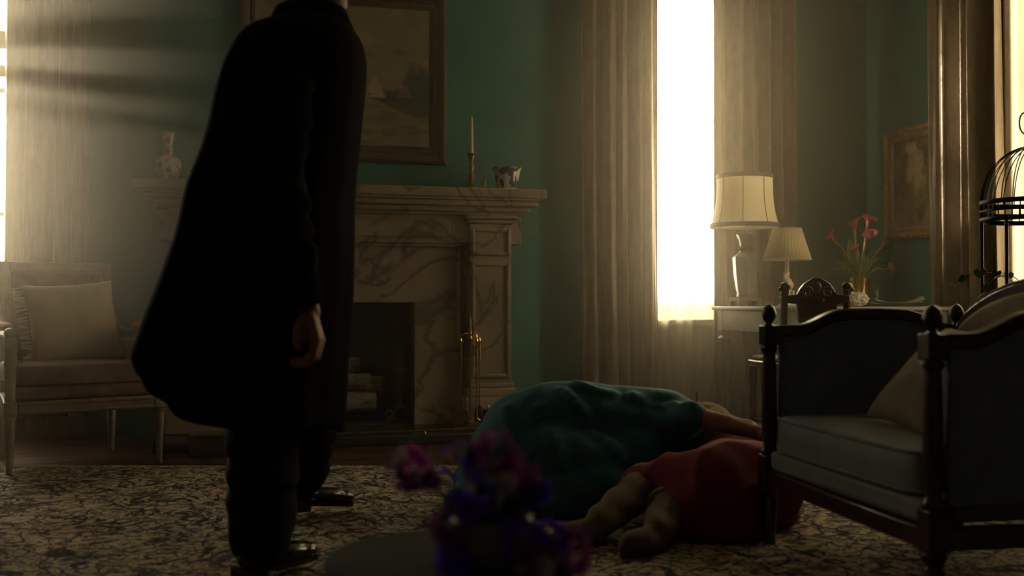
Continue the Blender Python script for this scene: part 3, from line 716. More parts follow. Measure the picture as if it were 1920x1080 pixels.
# small lamp
L2 = thing('figurine_lamp', 'small lamp with pleated ivory shade on a porcelain cherub stem', 'lamp', (3.35, 5.84, DZ))
def pleat(r, z, n=72, k=.012): return [(r * (1 + (k if j % 2 else -k)) * cos(2 * pi * j / n), r * (1 + (k if j % 2 else -k)) * sin(2 * pi * j / n), z) for j in range(n)]
s2 = obj('lamp_shade', MB().loft([pleat(.148, .295), pleat(.118, .39), pleat(.088, .492)], cap=False), M_shade2, L2, solid=.002, smooth=20)
for r, z, nm in ((.149, .295, 'lower_binding'), (.088, .490, 'upper_binding')):
    obj(nm, MB().tube([(r * cos(2 * pi * j / 40), r * sin(2 * pi * j / 40), z) for j in range(41)], .004, 6), M_shade2, s2)
obj('glass_base', MB().lathe([(.060, .001), (.064, .008), (.045, .018), (.028, .03), (.026, .045), (.048, .055), (.052, .062), (.03, .068)], n=18), M_crystal, L2)
obj('candle_tube', MB().lathe([(.014, .205), (.016, .212), (.011, .22), (.011, .31), (.014, .315), (.005, .40), (.005, .49)], n=14), M_bisque, L2)
ch = MB().chain([(0, 0, .085), (.004, 0, .135), (0, 0, .17)], [.028, .024, .02]).ball((-.004, 0, .198), .019)
ch.chain([(0, -.01, .085), (-.03, -.03, .082), (-.038, -.034, .066)], [.015, .012, .008]).chain([(.004, .01, .085), (.022, -.03, .09), (.02, -.036, .066)], [.015, .012, .008])
ch.chain([(.02, 0, .165), (.034, -.012, .135), (.012, -.03, .115)], [.010, .008, .007]).chain([(-.018, 0, .165), (-.028, -.014, .19), (-.012, -.018, .215)], [.010, .008, .006])
fuse('cherub_figure', ch, M_bisque, .004, 3, L2)
sh_ = MB(); sh_.ball((-.045, -.03, .088), (.024, .02, .014)); obj('shell_dish', sh_, M_bisque, L2)
# lilies
pt = thing('calla_lily_pot', 'pink calla lilies in a brass pot on the desk', 'potted plant', (3.80, 5.74, DZ))
obj('pot', MB().lathe([(.052, .001), (.056, .01), (.054, .03), (.058, .10), (.066, .165), (.070, .178), (.064, .180), (.06, .16), (.05, .12)], n=28), M_brass, pt)
obj('soil', MB().lathe([(.058, .148), (.05, .155), (.001, .158)], n=16), M_sub, pt)
def bez(p0, p1, p2, n=10): 
    p0, p1, p2 = Vector(p0), Vector(p1), Vector(p2)
    return [p0 * (1 - t) ** 2 + p1 * 2 * t * (1 - t) + p2 * t * t for t in [i / n for i in range(n + 1)]]
def frame_from(d):
    d = Vector(d).normalized(); return d.to_track_quat('Z', 'Y').to_matrix().to_4x4()
def spathe(size):
    def fn(u, v):
        a = (u - .5) * 2 * pi * .98
        r = size * (.10 + .42 * v ** 1.5); lean = size * .5 * v ** 2 * (cos(a) * .9 + .1)
        flare = size * .22 * max(0, v - .75) / .25
        return (cos(a) * (r + flare) + lean * .4, sin(a) * (r + flare), size * 1.35 * v + size * .45 * v ** 2 * cos(a) - flare * .5)
    return fn
FL = [((-.185, -.02, .40), (-.05, 0, .34), .062, (-.7, 0, .8)), ((-.045, -.03, .475), (-.02, 0, .3), .066, (-.15, -.1, 1)), ((.045, -.02, .485), (.02, 0, .3), .075, (.25, -.1, 1)), ((.015, -.05, .40), (0, -.02, .3), .066, (.1, -.5, .8)), ((.16, .0, .375), (.09, 0, .32), .055, (.6, .1, .8)), ((.15, -.05, .23), (.09, -.02, .27), .045, (.5, -.3, .3)), ((-.055, -.05, .335), (-.03, -.02, .28), .04, (-.3, -.3, .9))]
for (tip, ctl, s, d) in FL:
    s *= .82
    b0 = Vector((tip[0] * .15, tip[1] * .15, .14))
    st = obj('stem', MB().tube(bez(b0, ctl, tip), [.005] * 11, 6), M_stem, pt)
    Mx = Matrix.Translation(Vector(tip)) @ frame_from(d)
    fl_ = obj('lily_flower', MB().grid(spathe(s), 18, 9, Mx), M_pink, st, solid=.0012, smooth=80)
    obj('spadix', MB().tube([Mx @ Vector((0, 0, s * .2)), Mx @ Vector((0, 0, s * .95))], [.0035, .0025], 6), M_wax, st)
def leaf_fn(base, ctl, tip, wd, droop=0.0):
    P = bez(base, ctl, tip, 14)
    def fn(u, v):
        i = min(int(v * 14), 13); f = v * 14 - i; p = P[i].lerp(P[i + 1], f)
        t = (P[min(i + 1, 14)] - P[i]).normalized(); sd = t.cross(Vector((0, .35, 1))); sd = sd.normalized() if sd.length > 1e-6 else Vector((1, 0, 0))
        w_ = wd * sin(pi * min(1, v * .96 + .04)) ** .8
        q = p + sd * (u - .5) * 2 * w_; q.z += abs(u - .5) * w_ * .6
        return q
    return fn
LV = [((-.20, -.03, .27), (-.05, 0, .30), .022), ((-.21, .02, .21), (-.08, 0, .28), .012), ((-.17, -.06, .34), (-.03, -.02, .25), .013), ((.20, .02, .29), (.10, 0, .33), .018), ((.225, -.02, .18), (.15, 0, .33), .026), ((.10, -.05, .30), (.05, -.03, .28), .030), ((.02, -.06, .31), (0, -.04, .25), .028), ((-.02, .03, .56), (-.02, 0, .35), .010), ((.075, .02, .575), (.04, 0, .36), .010), ((-.07, 0, .43), (-.03, 0, .30), .026), ((.13, .03, .36), (.05, .02, .30), .022), ((-.10, -.07, .05), (-.10, -.04, .22), .010), ((.09, -.06, .015), (.11, -.04, .18), .012), ((-.12, .03, .24), (-.05, .02, .24), .016), ((.07, .05, .40), (.04, .03, .3), .03), ((-.03, .05, .38), (-.02, .03, .28), .026)]
for (tip, ctl, wd) in LV:
    obj('leaf', MB().grid(leaf_fn((tip[0] * .12, tip[1] * .12, .145), ctl, tip, wd * 1.5), 4, 14), M_leaf, pt, solid=.001, smooth=80)
# tissue, papers, bowl
ts = MB(); ts.ball((0, 0, .042), (.062, .05, .042), 26, 18)
def crum(co, n):
    k = noise.fractal(co * 38, 1, 2, 3) * .016 + abs(noise.noise(co * 62)) * .012
    q = co + n * k; q.z = max(q.z, .001); return q
tsx = fuse('crumpled_tissue', ts, M_ptissue, .005, 1, disp=crum); tsx.location = (3.70, 5.60, DZ)
tag(tsx, 'crumpled white tissue on the desk in front of the brass lily pot', 'tissue')
for k, (cx, cyy, rz, ln, lift, lab) in enumerate(((3.94, 5.62, -.50, .30, .030, 'lowest curled paper sheet right of the lily pot'), (3.95, 5.60, -.38, .32, .045, 'middle curled paper sheet of the loose papers on the desk'), (3.97, 5.57, -.55, .28, .060, 'topmost curled paper sheet of the loose papers on the desk'))):
    t = obj('paper_sheet', MB().grid(lambda u, v: ((u - .5) * ln, (v - .5) * .2, .003 + .010 * k + lift * (abs(u - .45) * 1.6) ** 2.2 * (.5 + .5 * v)), 16, 4), M_paper, solid=.0012, smooth=80)
    t.location = (cx, cyy, DZ); t.rotation_euler = (0, 0, rz); tag(t, lab, 'paper', 'loose papers on the desk')
fl_p = obj('paper_sheet', MB().bb(-.09, .09, -.07, .07, .0005, .004), M_paper, smooth=0); fl_p.location = (3.29, 5.55, DZ); fl_p.rotation_euler = (0, 0, .2)
tag(fl_p, 'flat white paper on the desk below the small pleated lamp', 'paper', 'loose papers on the desk')
fb = thing('footed_bowl', 'small white footed bowl seen through the carved chair back', 'bowl', (3.53, 5.62, DZ))
obj('bowl', MB().lathe([(.012, .022), (.03, .03), (.046, .06), (.050, .072), (.046, .072), (.028, .036)], n=22), M_bisque, fb)
obj('foot', MB().lathe([(.028, .001), (.026, .006), (.010, .012), (.010, .024)], n=18), M_bisque, fb)

# ------------------------------------------------------------------ carved chair at the desk
cc = ld(1.50, 5.12, 0)
ch = thing('carved_side_chair', 'dark carved wooden side chair standing at the desk', 'chair', cc, R(-10))
for s in (-1, 1):
    obj('rear_leg', MB().tube([(s * .165, 0, .001), (s * .16, .01, .45)], [.016, .02], 8), M_wood, ch)
    obj('back_post', MB().tube([(s * .16, .01, .44), (s * .158, -.02, .80), (s * .157, -.03, .845)], [.02, .017, .02], 8).ball((s * .157, -.03, .86), (.026, .02, .022)).ball((s * .178, -.03, .845), (.014, .012, .012)), M_wood, ch)
    obj('front_leg', MB().lathe([(.012, .001), (.016, .05), (.014, .08), (.02, .28), (.015, .32), (.022, .36), (.022, .44)], (s * .18, .40, 0), 12), M_wood, ch)
obj('seat', MB().prism([(-.17, -.01), (.17, -.01), (.205, .43), (-.205, .43)], .44, .475, ((1, 0, 0), (0, 1, 0), (0, 0, 1))), M_wood, ch, bevel=.008)
obj('seat_pad', MB().prism([(-.15, .02), (.15, .02), (.185, .41), (-.185, .41)], .475, .50, ((1, 0, 0), (0, 1, 0), (0, 0, 1))), M_rust, ch, bevel=.012, seg=3)
cr = [(-.165, .78), (-.10, .77), (-.095, .70), (.095, .70), (.10, .77), (.165, .78), (.165, .815), (.135, .815), (.10, .82), (.088, .845), (.066, .872), (.045, .885), (.02, .902), (0, .905), (-.02, .902), (-.045, .885), (-.066, .872), (-.088, .845), (-.10, .82), (-.135, .815), (-.165, .815)]
ce = obj('crest_rail', MB().prism(cr, -.045, -.018, ((1, 0, 0), (0, 0, 1), (0, 1, 0))), M_wood, ch, bevel=.004)
cv = MB()
for s in (-1, 1):
    cv.tube([(s * (.05 + .032 * (1 - q / 20) * cos(q * .6)), -.047, .83 + .032 * (1 - q / 20) * sin(q * .6)) for q in range(20)], .006, 6)
cv.ball((0, -.045, .85), (.022, .01, .03)).ball((0, -.045, .79), (.035, .008, .02))
obj('carving', cv, M_wood, ce)
obj('back_splat', MB().prism([(-.09, .52), (.09, .52), (.06, .60), (.095, .70), (-.095, .70), (-.06, .60)], -.035, -.015, ((1, 0, 0), (0, 0, 1), (0, 1, 0))), M_wood, ch, bevel=.004)
obj('stretcher', MB().tube([(-.17, .2, .16), (.17, .2, .16)], .011, 8).tube([(-.165, .005, .16), (-.18, .40, .16)], .011, 8).tube([(.165, .005, .16), (.18, .40, .16)], .011, 8), M_wood, ch)

# ------------------------------------------------------------------ blue armchair on the right
AW, AD = .89, .665
ac = thing('blue_armchair', 'carved dark wood armchair with slate blue upholstery at the right edge', 'armchair', ld(.822, 3.30, 0), R(-79.2) - YAW)
def post(u, w_, nm):
    p = MB().lathe([(.016, .001), (.020, .015), (.017, .03), (.026, .15), (.020, .165), (.030, .18), (.030, .195)], (u, w_, 0), 14)
    p.box((u, w_, .245), (.056, .056, .10))
    p.lathe([(.026, .295), (.030, .305), (.020, .325), (.024, .35), (.025, .40), (.022, .58), (.019, .62), (.028, .632), (.022, .645)], (u, w_, 0), 14)
    p.box((u, w_, .675), (.050, .050, .062))
    o = obj(nm, p, M_wood, ac, bevel=.004)
    obj('finial', MB().lathe([(.018, .705), (.010, .713), (.021, .728), (.024, .745), (.017, .764), (.006, .774), (.001, .776)], (u, w_, 0), 14), M_wood, o)
post(0, 0, 'front_post'); post(AW, 0, 'front_post'); post(0, AD, 'back_post'); post(AW, AD, 'back_post')
def rail(a, b, nm): obj(nm, MB().bb(*a, *b, .198, .25), M_wood, ac, bevel=.006)
rail((.028, AW - .028), (-.022, .022), 'front_rail'); rail((.028, AW - .028), (AD - .022, AD + .022), 'back_rail')
rail((-.022, .022), (.028, AD - .028), 'side_rail'); rail((AW - .022, AW + .022), (.028, AD - .028), 'side_rail')
obj('seat_deck', MB().bb(.024, AW - .024, -.012, AD - .02, .25, .312), M_bluesat, ac, bevel=.016, seg=3)
def pillow_box(x0, x1, y0, y1, z0, z1, crown, nu=22, nv=18):
    mb = MB(); rings = []
    n = 40; K = 10
    cx, cy_, hx, hy = (x0 + x1) / 2, (y0 + y1) / 2, (x1 - x0) / 2, (y1 - y0) / 2
    def sq(t, e=.22):
        c, s = cos(t), sin(t); return (math.copysign(abs(c) ** e, c), math.copysign(abs(s) ** e, s))
    prof = [(.0, -1), (.6, -1), (.94, -.97), (1.0, -.80), (1.0, 0), (1.0, .80), (.965, .97), (.93, 1.0), (.7, 1.0 + crown * .5), (.35, 1 + crown * .9), (.0, 1 + crown)]
    zc, hz = (z0 + z1) / 2, (z1 - z0) / 2
    return mb.loft([[(cx + hx * max(k, .01) * sq(2 * pi * j / n + .05)[0], cy_ + hy * max(k, .01) * sq(2 * pi * j / n + .05)[1], zc + hz * q) for j in range(n)] for k, q in prof])
cu = obj('seat_cushion', pillow_box(.030, AW - .030, -.020, AD - .075, .318, .424, .16), M_bluesat, ac, smooth=60)
def piping(z, inset=.0):
    pts = []
    for j in range(61):
        t = 2 * pi * j / 60 + .05; c, s = cos(t), sin(t)
        pts.append((AW / 2 + (AW / 2 - .031 - inset) * math.copysign(abs(c) ** .22, c), (AD - .095) / 2 + ((AD - .055) / 2 - inset) * math.copysign(abs(s) ** .22, s), z))
    return MB().tube(pts, .005, 6)
obj('piping', piping(.418), M_blue, cu); obj('piping', piping(.323), M_blue, cu)
def arm_outline():
    top = []
    for i in range(41):
        w_ = .02 + (AD - .04) * i / 40; t = w_ / AD
        z = .708 + .047 * sm(.14, .36, t) * sm(.97, .70, t) + (.006 * sin(pi * (t - .3) / .45) if .3 < t < .75 else 0)
        top.append((w_, z))
    return top
top = arm_outline()
for u0, nm in ((0, 'arm'), (AW, 'arm')):
    poly = top + [(w_, z - .036) for w_, z in reversed(top)]
    r_ = obj('arm_rail', MB().prism(poly, u0 - .024, u0 + .024, ((0, 1, 0), (0, 0, 1), (1, 0, 0))), M_wood, ac, bevel=.006, seg=3)
    lo = [(.028, .30), (AD - .028, .30)]
    pin = [(w_, z - .034) for w_, z in reversed(top) if .028 <= w_ <= AD - .028]
    obj('arm_panel', MB().prism(lo + pin, u0 - .020, u0 + .020, ((0, 1, 0), (0, 0, 1), (1, 0, 0))), M_blue, ac, bevel=.012, seg=3)
    for sgn in (-1, 1):
        tw = [w_ for w_, z in top if .04 <= w_ <= AD - .04]
        loop = [(u0 + sgn * .021, w_, z - .042) for w_, z in top if .04 <= w_ <= AD - .04]
        obj('gimp_trim', MB().tube([(u0 + sgn * .021, tw[0], .31)] + loop + [(u0 + sgn * .021, tw[-1], .31), (u0 + sgn * .021, tw[0], .31)], .004, 6), M_blue, ac)
    for wq in (.048, AD - .048): obj('arm_stile', MB().tube([(u0, wq, .25), (u0, wq, .675)], .011, 8), M_wood, ac)
bt = []
for i in range(49):
    u = .02 + (AW - .04) * i / 48; t = u / AW
    bt.append((u, .69 + .005 + .15 * sin(pi * min(1, max(0, (t - .03) / .94))) ** .62))
obj('back_rail_arch', MB().prism(bt + [(u, z - .034) for u, z in reversed(bt)], AD - .022, AD + .022, ((1, 0, 0), (0, 0, 1), (0, 1, 0))), M_wood, ac, bevel=.005)
rp = MB()
for i in range(72):
    t = i / 71 * 48; k = min(int(t), 47); f = t - k; u = bt[k][0] + (bt[k + 1][0] - bt[k][0]) * f; z = bt[k][1] + (bt[k + 1][1] - bt[k][1]) * f
    rp.ball((u, AD - .004, z + .004), (.011, .02, .009), 8, 5, rot=Matrix.Rotation(.6, 3, 'Z'))
o = obj('rope_carving', rp, M_wood, ac); o['kind'] = 'stuff'
obj('back_panel', MB().prism([(.03, .30), (AW - .03, .30)] + [(u, z - .030) for u, z in reversed(bt) if .03 < u < AW - .03], AD - .036, AD + .012, ((1, 0, 0), (0, 0, 1), (0, 1, 0))), M_beige, ac, bevel=.014, seg=3)
# throw pillow
def soft_pillow(sz, th, seed, n=22):
    mb = MB()
    def side(sg):
        def fn(u, v):
            x, y_ = u * 2 - 1, v * 2 - 1
            k = (1 - abs(x) ** 2.4) * (1 - abs(y_) ** 2.4); pin = 1 - .07 * (1 - x * x) * abs(y_) ** 3 - .0
            pin2 = 1 - .07 * (1 - y_ * y_) * abs(x) ** 3
            w_ = .010 * noise.noise(Vector((x * 2.2, y_ * 2.2, seed + sg)))
            return (x * sz / 2 * pin2, y_ * sz / 2 * pin, sg * (th / 2 * max(k, 0) ** .5 + .002) + w_ * max(k, 0))
        return fn
    mb.grid(side(1), n, n); mb.grid(side(-1), n, n)
    return mb
def pillow_obj(name, mb, m, label, loc, rot, cat='pillow'):
    t = obj(name, mb, m, smooth=70); bm = bmesh.new(); bm.from_mesh(t.data); bmesh.ops.remove_doubles(bm, verts=bm.verts, dist=.0045); bmesh.ops.recalc_face_normals(bm, faces=bm.faces); bm.to_mesh(t.data); bm.free(); t.data.shade_smooth()
    t.location = loc; t.rotation_mode = 'QUATERNION'; t.rotation_quaternion = rot
    tag(t, label, cat); return t
amat = Matrix.Translation(ac.location) @ Matrix.Rotation(ac.rotation_euler.z, 4, 'Z')
pc = amat @ Vector((.50, .275, .565))
up = Vector((0.35, .34, .87)); 
q = (amat.to_3x3() @ Matrix.Rotation(R(46), 3, 'X') @ Matrix.Rotation(R(-6), 3, 'Z')).to_quaternion()
pp = pillow_obj('throw_pillow', soft_pillow(.36, .12, 5), M_pillow, 'plain beige throw pillow leaning inside the blue armchair', pc, q)

# ------------------------------------------------------------------ cream armchair on the left
LW, LD_ = .66, .58
lc = thing('cream_armchair', 'cream painted open armchair with rust brocade seat and square back', 'armchair', ld(-2.236, 4.6, 0), R(36) - YAW)
def sqleg(u, w_, nm, tall):
    p = MB().lathe([(.013, .002), (.016, .012), (.014, .03), (.024, .24), (.020, .25), (.026, .262), (.026, .275)], (u, w_, 0), 14)
    p.box((u, w_, .305), (.056, .056, .062))
    if tall:
        p.lathe([(.024, .335), (.022, .36), (.027, .50), (.022, .56), (.026, .57), (.026, .58)], (u, w_, 0), 14)
        p.box((u, w_, .605), (.05, .05, .05)).ball((u, w_ + .0, .645), (.028, .032, .022))
    return obj(nm, p, M_cream_wood, lc, bevel=.004)
sqleg(0, 0, 'front_leg', True); sqleg(LW, 0, 'front_leg', True); sqleg(.07, LD_, 'rear_leg', False); sqleg(LW - .07, LD_, 'rear_leg', False)
for nm, a, b in (('front_rail', (.03, -.024), (LW - .03, .024)),):
    obj(nm, MB().bb(a[0], b[0], a[1], b[1], .275, .335), M_cream_wood, lc, bevel=.006)
    obj('rail_bead', MB().bb(a[0], b[0], a[1] - .008, a[1] + .004, .318, .332).bb(a[0], b[0], a[1] - .008, a[1] + .004, .28, .29), M_cream_wood, lc, bevel=.003)
obj('back_rail', MB().bb(.09, LW - .09, LD_ - .024, LD_ + .024, .275, .335), M_cream_wood, lc, bevel=.006)
for s in (0, 1):
    u0, u1 = (0, .07) if s == 0 else (LW, LW - .07)
    obj('side_rail', MB().prism([(u0 - .022, .03), (u0 + .022, .03), (u1 + .022, LD_ - .03), (u1 - .022, LD_ - .03)], .275, .335, ((1, 0, 0), (0, 1, 0), (0, 0, 1))), M_cream_wood, lc, bevel=.006)
obj('seat_upholstery', MB().prism([(.006, -.012), (LW - .006, -.012), (LW - .075, LD_ - .03), (.075, LD_ - .03)], .335, .40, ((1, 0, 0), (0, 1, 0), (0, 0, 1))), M_rust, lc, bevel=.02, seg=3)
cu = obj('seat_cushion', pillow_box(.03, LW - .03, -.02, LD_ - .06, .400, .495, .25), M_rust, lc, smooth=60)
bk0 = Matrix.Translation((LW / 2, LD_, .335)) @ Matrix.Rotation(R(-7), 4, 'X')
bw, bh = .27, .655
bf = MB(); bf.bb(-bw, -bw + .045, -.02, .02, 0, bh, bk0).bb(bw - .045, bw, -.02, .02, 0, bh, bk0).bb(-bw + .045, bw - .045, -.02, .02, bh - .05, bh, bk0).bb(-bw + .045, bw - .045, -.02, .02, .08, .125, bk0)
obj('back_frame', bf, M_cream_wood, lc, bevel=.006)
bd = MB(); bd.bb(-bw + .045, -bw + .052, -.026, -.018, .12, bh - .045, bk0).bb(bw - .052, bw - .045, -.026, -.018, .12, bh - .045, bk0).bb(-bw + .045, bw - .045, -.026, -.018, bh - .055, bh - .048, bk0)
obj('back_bead', bd, M_cream_wood, lc)
obj('back_upholstery', MB().bb(-bw + .05, bw - .05, -.035, .025, .125, bh - .052, bk0), M_rust, lc, bevel=.02, seg=3)
for s in (0, 1):
    u0, u1 = (0, LW / 2 - bw + .02) if s == 0 else (LW, LW / 2 + bw - .02)
    pts = bez((u1, LD_ + .035, .80), (u1 + (u0 - u1) * .2, LD_ - .02, .625), (u1 + (u0 - u1) * .45, LD_ * .62, .635), 8) + [Vector((u0, .20, .635)), Vector((u0, .03, .630)), Vector((u0, -.02, .632))]
    obj('arm', MB().tube(pts, [.017] * 9 + [.02, .022, .024], 8), M_cream_wood, lc)
    obj('arm_pad', MB().ball((u0 + (u1 - u0) * .22, LD_ * .40, .655), (.036, .135, .036), 16, 10), M_orange, lc)
    obj('side_panel', MB().prism([(.05, .40), (LD_ - .03, .40), (LD_ - .03, .60), (.05, .60)], -.012, .012, ((0, 1, 0), (0, 0, 1), (1, 0, 0)), Matrix.Translation((u0 + (.02 if s == 0 else -.02) , 0, 0)) @ Matrix.Rotation(math.atan2(-(u1 - u0) * .9, LD_), 4, 'Z')), M_orange, lc, bevel=.01)
lmat = Matrix.Translation(lc.location) @ Matrix.Rotation(lc.rotation_euler.z, 4, 'Z')
q = (lmat.to_3x3() @ Matrix.Rotation(R(68), 3, 'X') @ Matrix.Rotation(R(4), 3, 'Z')).to_quaternion()
tp = pillow_obj('tasselled_pillow', soft_pillow(.43, .13, 2), M_ivory, 'ivory silk pillow with tasselled edge on the cream armchair', lmat @ Vector((.35, .36, .68)), q)
tsl = MB()
for i in range(22):
    y_ = -.20 + .40 * i / 21
    tsl.lathe([(.001, -.0), (.007, -.006), (.005, -.014), (.008, -.045), (.006, -.05)], (0, 0, 0), 6, Matrix.Translation((-.205, y_, 0)) @ Matrix.Rotation(R(90), 4, 'Y') @ Matrix.Rotation(R(180 + random.uniform(-25, 25)), 4, 'X') @ Matrix.Rotation(R(180), 4, 'X'))
o = obj('tassel_trim', tsl, M_ivory, tp); o['kind'] = 'stuff'

# ------------------------------------------------------------------ birdcage on its stand
bc = ld(2.17, 4.30, 0)
stn = thing('pedestal_stand', 'round dark pedestal stand under the birdcage', 'stand', bc)
obj('top', MB().lathe([(.21, .60), (.22, .607), (.22, .62), (.20, .625)], n=30), M_wood, stn)
obj('column', MB().lathe([(.045, .05), (.03, .09), (.024, .30), (.036, .36), (.024, .42), (.03, .57), (.07, .60)], n=16), M_wood, stn)
for k in range(3):
    a = k * 2 * pi / 3 + .4
    obj('leg', MB().tube([(.02 * cos(a), .02 * sin(a), .12), (.12 * cos(a), .12 * sin(a), .09), (.19 * cos(a), .19 * sin(a), .014)], [.022, .018, .013], 8), M_wood, stn)
bg_ = thing('birdcage', 'black domed wire birdcage cut off by the right edge of the picture', 'birdcage', bc + Vector((0, 0, .625)))
RB, zb0, zb1 = .195, .50, .572
obj('base_tray', MB().lathe([(RB, .001), (RB + .006, .006), (RB + .006, .03), (RB - .01, .034)], n=36), M_iron, bg_)
for z, nm in ((zb0, 'lower_band'), (zb1, 'upper_band'), ((zb0 + zb1) / 2, 'middle_band')):
    h_ = .010 if nm != 'middle_band' else .004
    obj(nm, MB().loft([[((RB + .004) * cos(2 * pi * j / 48), (RB + .004) * sin(2 * pi * j / 48), z + dz) for j in range(48)] for dz in (-h_, h_)], cap=False), M_iron, bg_, solid=.005)
NB = 40
slot = mesh_from('band_bar', MB().tube([(RB, 0, zb0), (RB, 0, zb1)], .0025, 5), 40); slot.materials.append(M_iron)
dome = mesh_from('dome_wire', MB().tube([(RB * cos(pi / 2 * i / 12), 0, zb1 + .235 * sin(pi / 2 * i / 12)) for i in range(13)], .0024, 5), 40); dome.materials.append(M_iron)
for k in range(NB):
    o = link('band_bar', slot, None, bg_); o.rotation_euler = (0, 0, 2 * pi * k / NB)
for k in range(26):
    o = link('dome_wire', dome, None, bg_); o.rotation_euler = (0, 0, 2 * pi * k / 26)
upr = mesh_from('upright', MB().tube([(RB - .004, 0, .03), (RB - .004, 0, zb0)], .0075, 7), 40); upr.materials.append(M_iron)
for k in range(6):
    o = link('upright', upr, None, bg_); o.rotation_euler = (0, 0, 2 * pi * (k + .32) / 6)
obj('crown', MB().lathe([(.012, zb1 + .225), (.03, zb1 + .236), (.012, zb1 + .25), (.016, zb1 + .265), (.004, zb1 + .28)], n=14), M_iron, bg_)
hk = MB()
for s in (-1, 1):
    hk.tube([(s * (.03 + .03 * cos(q)), 0, zb1 + .33 + .045 * sin(q)) for q in [pi * 1.35 - i * 2.3 * pi / 20 * .8 for i in range(21)]], .0032, 6)
hk.tube([(0, 0, zb1 + .27), (0, 0, zb1 + .30)], .004, 6)
obj('scroll_hook', hk, M_iron, bg_)
iv = thing('potted_ivy', 'dark trailing ivy in a black pot inside the birdcage', 'potted plant', bc + Vector((0, 0, .66)))
obj('pot', MB().lathe([(.06, .001), (.085, .05), (.095, .12), (.088, .17), (.075, .19), (.07, .18)], n=24), M_iron, iv)
heart = [(0, -.5), (.35, -.15), (.5, .2), (.3, .42), (0, .25), (-.3, .42), (-.5, .2), (-.35, -.15)]
for k in range(7):
    a = R(150 + k * 40) ; e = Vector((.30 * cos(a), .30 * sin(a), .20 - .05 * (k % 3)))
    P_ = bez((.04 * cos(a), .04 * sin(a), .18), (.17 * cos(a), .17 * sin(a), .30), e, 8)
    vn = obj('vine', MB().tube(P_, .002, 5), M_leaf, iv)
    for i in (3, 5, 7, 8):
        Mx = Matrix.Translation(P_[i]) @ Matrix.Rotation(random.uniform(0, 6), 4, 'Z') @ Matrix.Rotation(random.uniform(.4, 1.2), 4, 'X') @ Matrix.Scale(random.uniform(.04, .06), 4)
        obj('ivy_leaf', MB().prism(heart, -.01, .01, ((1, 0, 0), (0, 1, 0), (0, 0, 1)), Mx), M_leaf, vn)

# ------------------------------------------------------------------ the man in black
def ldp(p): return ld(*p)
MO = ldp((-.70, 2.98, 0))
body = MB()
B = lambda pts, rs: body.chain([ldp(p) for p in pts], rs)
B([(-.64, 3.00, .98), (-.635, 3.00, 1.20), (-.62, 3.00, 1.42)], [.145, .14, .15])
B([(-.60, 3.01, 1.48), (-.585, 3.02, 1.60)], [.075, .058])
body.ball(ldp((-.56, 3.03, 1.735)), (.082, .095, .118), 18, 14)
body.ball(ldp((-.545, 3.035, 1.665)), (.06, .065, .05)); 
body.ball(ldp((-.505, 3.115, 1.725)), (.014, .014, .02)); body.ball(ldp((-.635, 3.06, 1.735)), (.012, .018, .03)); body.ball(ldp((-.485, 2.99, 1.735)), (.012, .018, .03))
# legs
near = [(-.69, 2.94, .93), (-.69, 2.87, .50), (-.715, 2.90, .085)]
far = [(-.64, 3.08, .93), (-.635, 3.32, .52), (-.735, 3.66, .15)]
B(near, [.095, .06, .04]); B(far, [.095, .06, .04])
# near arm (his right) and its hand
SH, EL, WR = (-.60, 2.80, 1.42), (-.615, 2.70, 1.10), (-.535, 2.68, .79)
B([SH, EL, WR], [.06, .045, .029])
B([(-.56, 3.08, 1.40), (-.57, 3.10, 1.12), (-.56, 3.10, .88), (-.57, 3.06, .78)], [.055, .045, .032, .035])
person1 = fuse('person', body, M_skin_d, .012, 5, origin=MO)
tag(person1, 'man in a long black coat striding across the rug, seen from behind', 'person')
hnd = MB(); H = lambda pts, rs: hnd.chain([ldp(p) for p in pts], rs, 10)
H([WR, (-.525, 2.675, .755)], [.028, .029])
hnd.ball(ldp((-.525, 2.676, .715)), (.030, .036, .045), 14, 10)
for k in range(4):
    dd = 2.646 + .020 * k; dz = -.006 * abs(k - 1.3)
    H([(-.522, 2.672 + (dd - 2.676) * .5, .745), (-.503, dd, .690 + dz)], [.018, .0145])
    H([(-.503, dd, .690 + dz), (-.512, dd - .004, .648 + dz), (-.540, dd - .006, .628 + dz), (-.563 + .005 * k, dd - .004, .634 + dz)], [.0140, .0120, .0105, .0085])
H([(-.535, 2.655, .742), (-.548, 2.636, .712), (-.548, 2.628, .682), (-.542, 2.628, .662)], [.015, .0135, .0115, .009])
hand1 = fuse('hand', hnd, M_skin_d, .0035, 3, person1, origin=None)
hand1.parent = person1; hand1.matrix_parent_inverse = Matrix.Translation(-MO)
def wear(o):
    o.parent = person1; o.matrix_parent_inverse = Matrix.Translation(-MO); return o
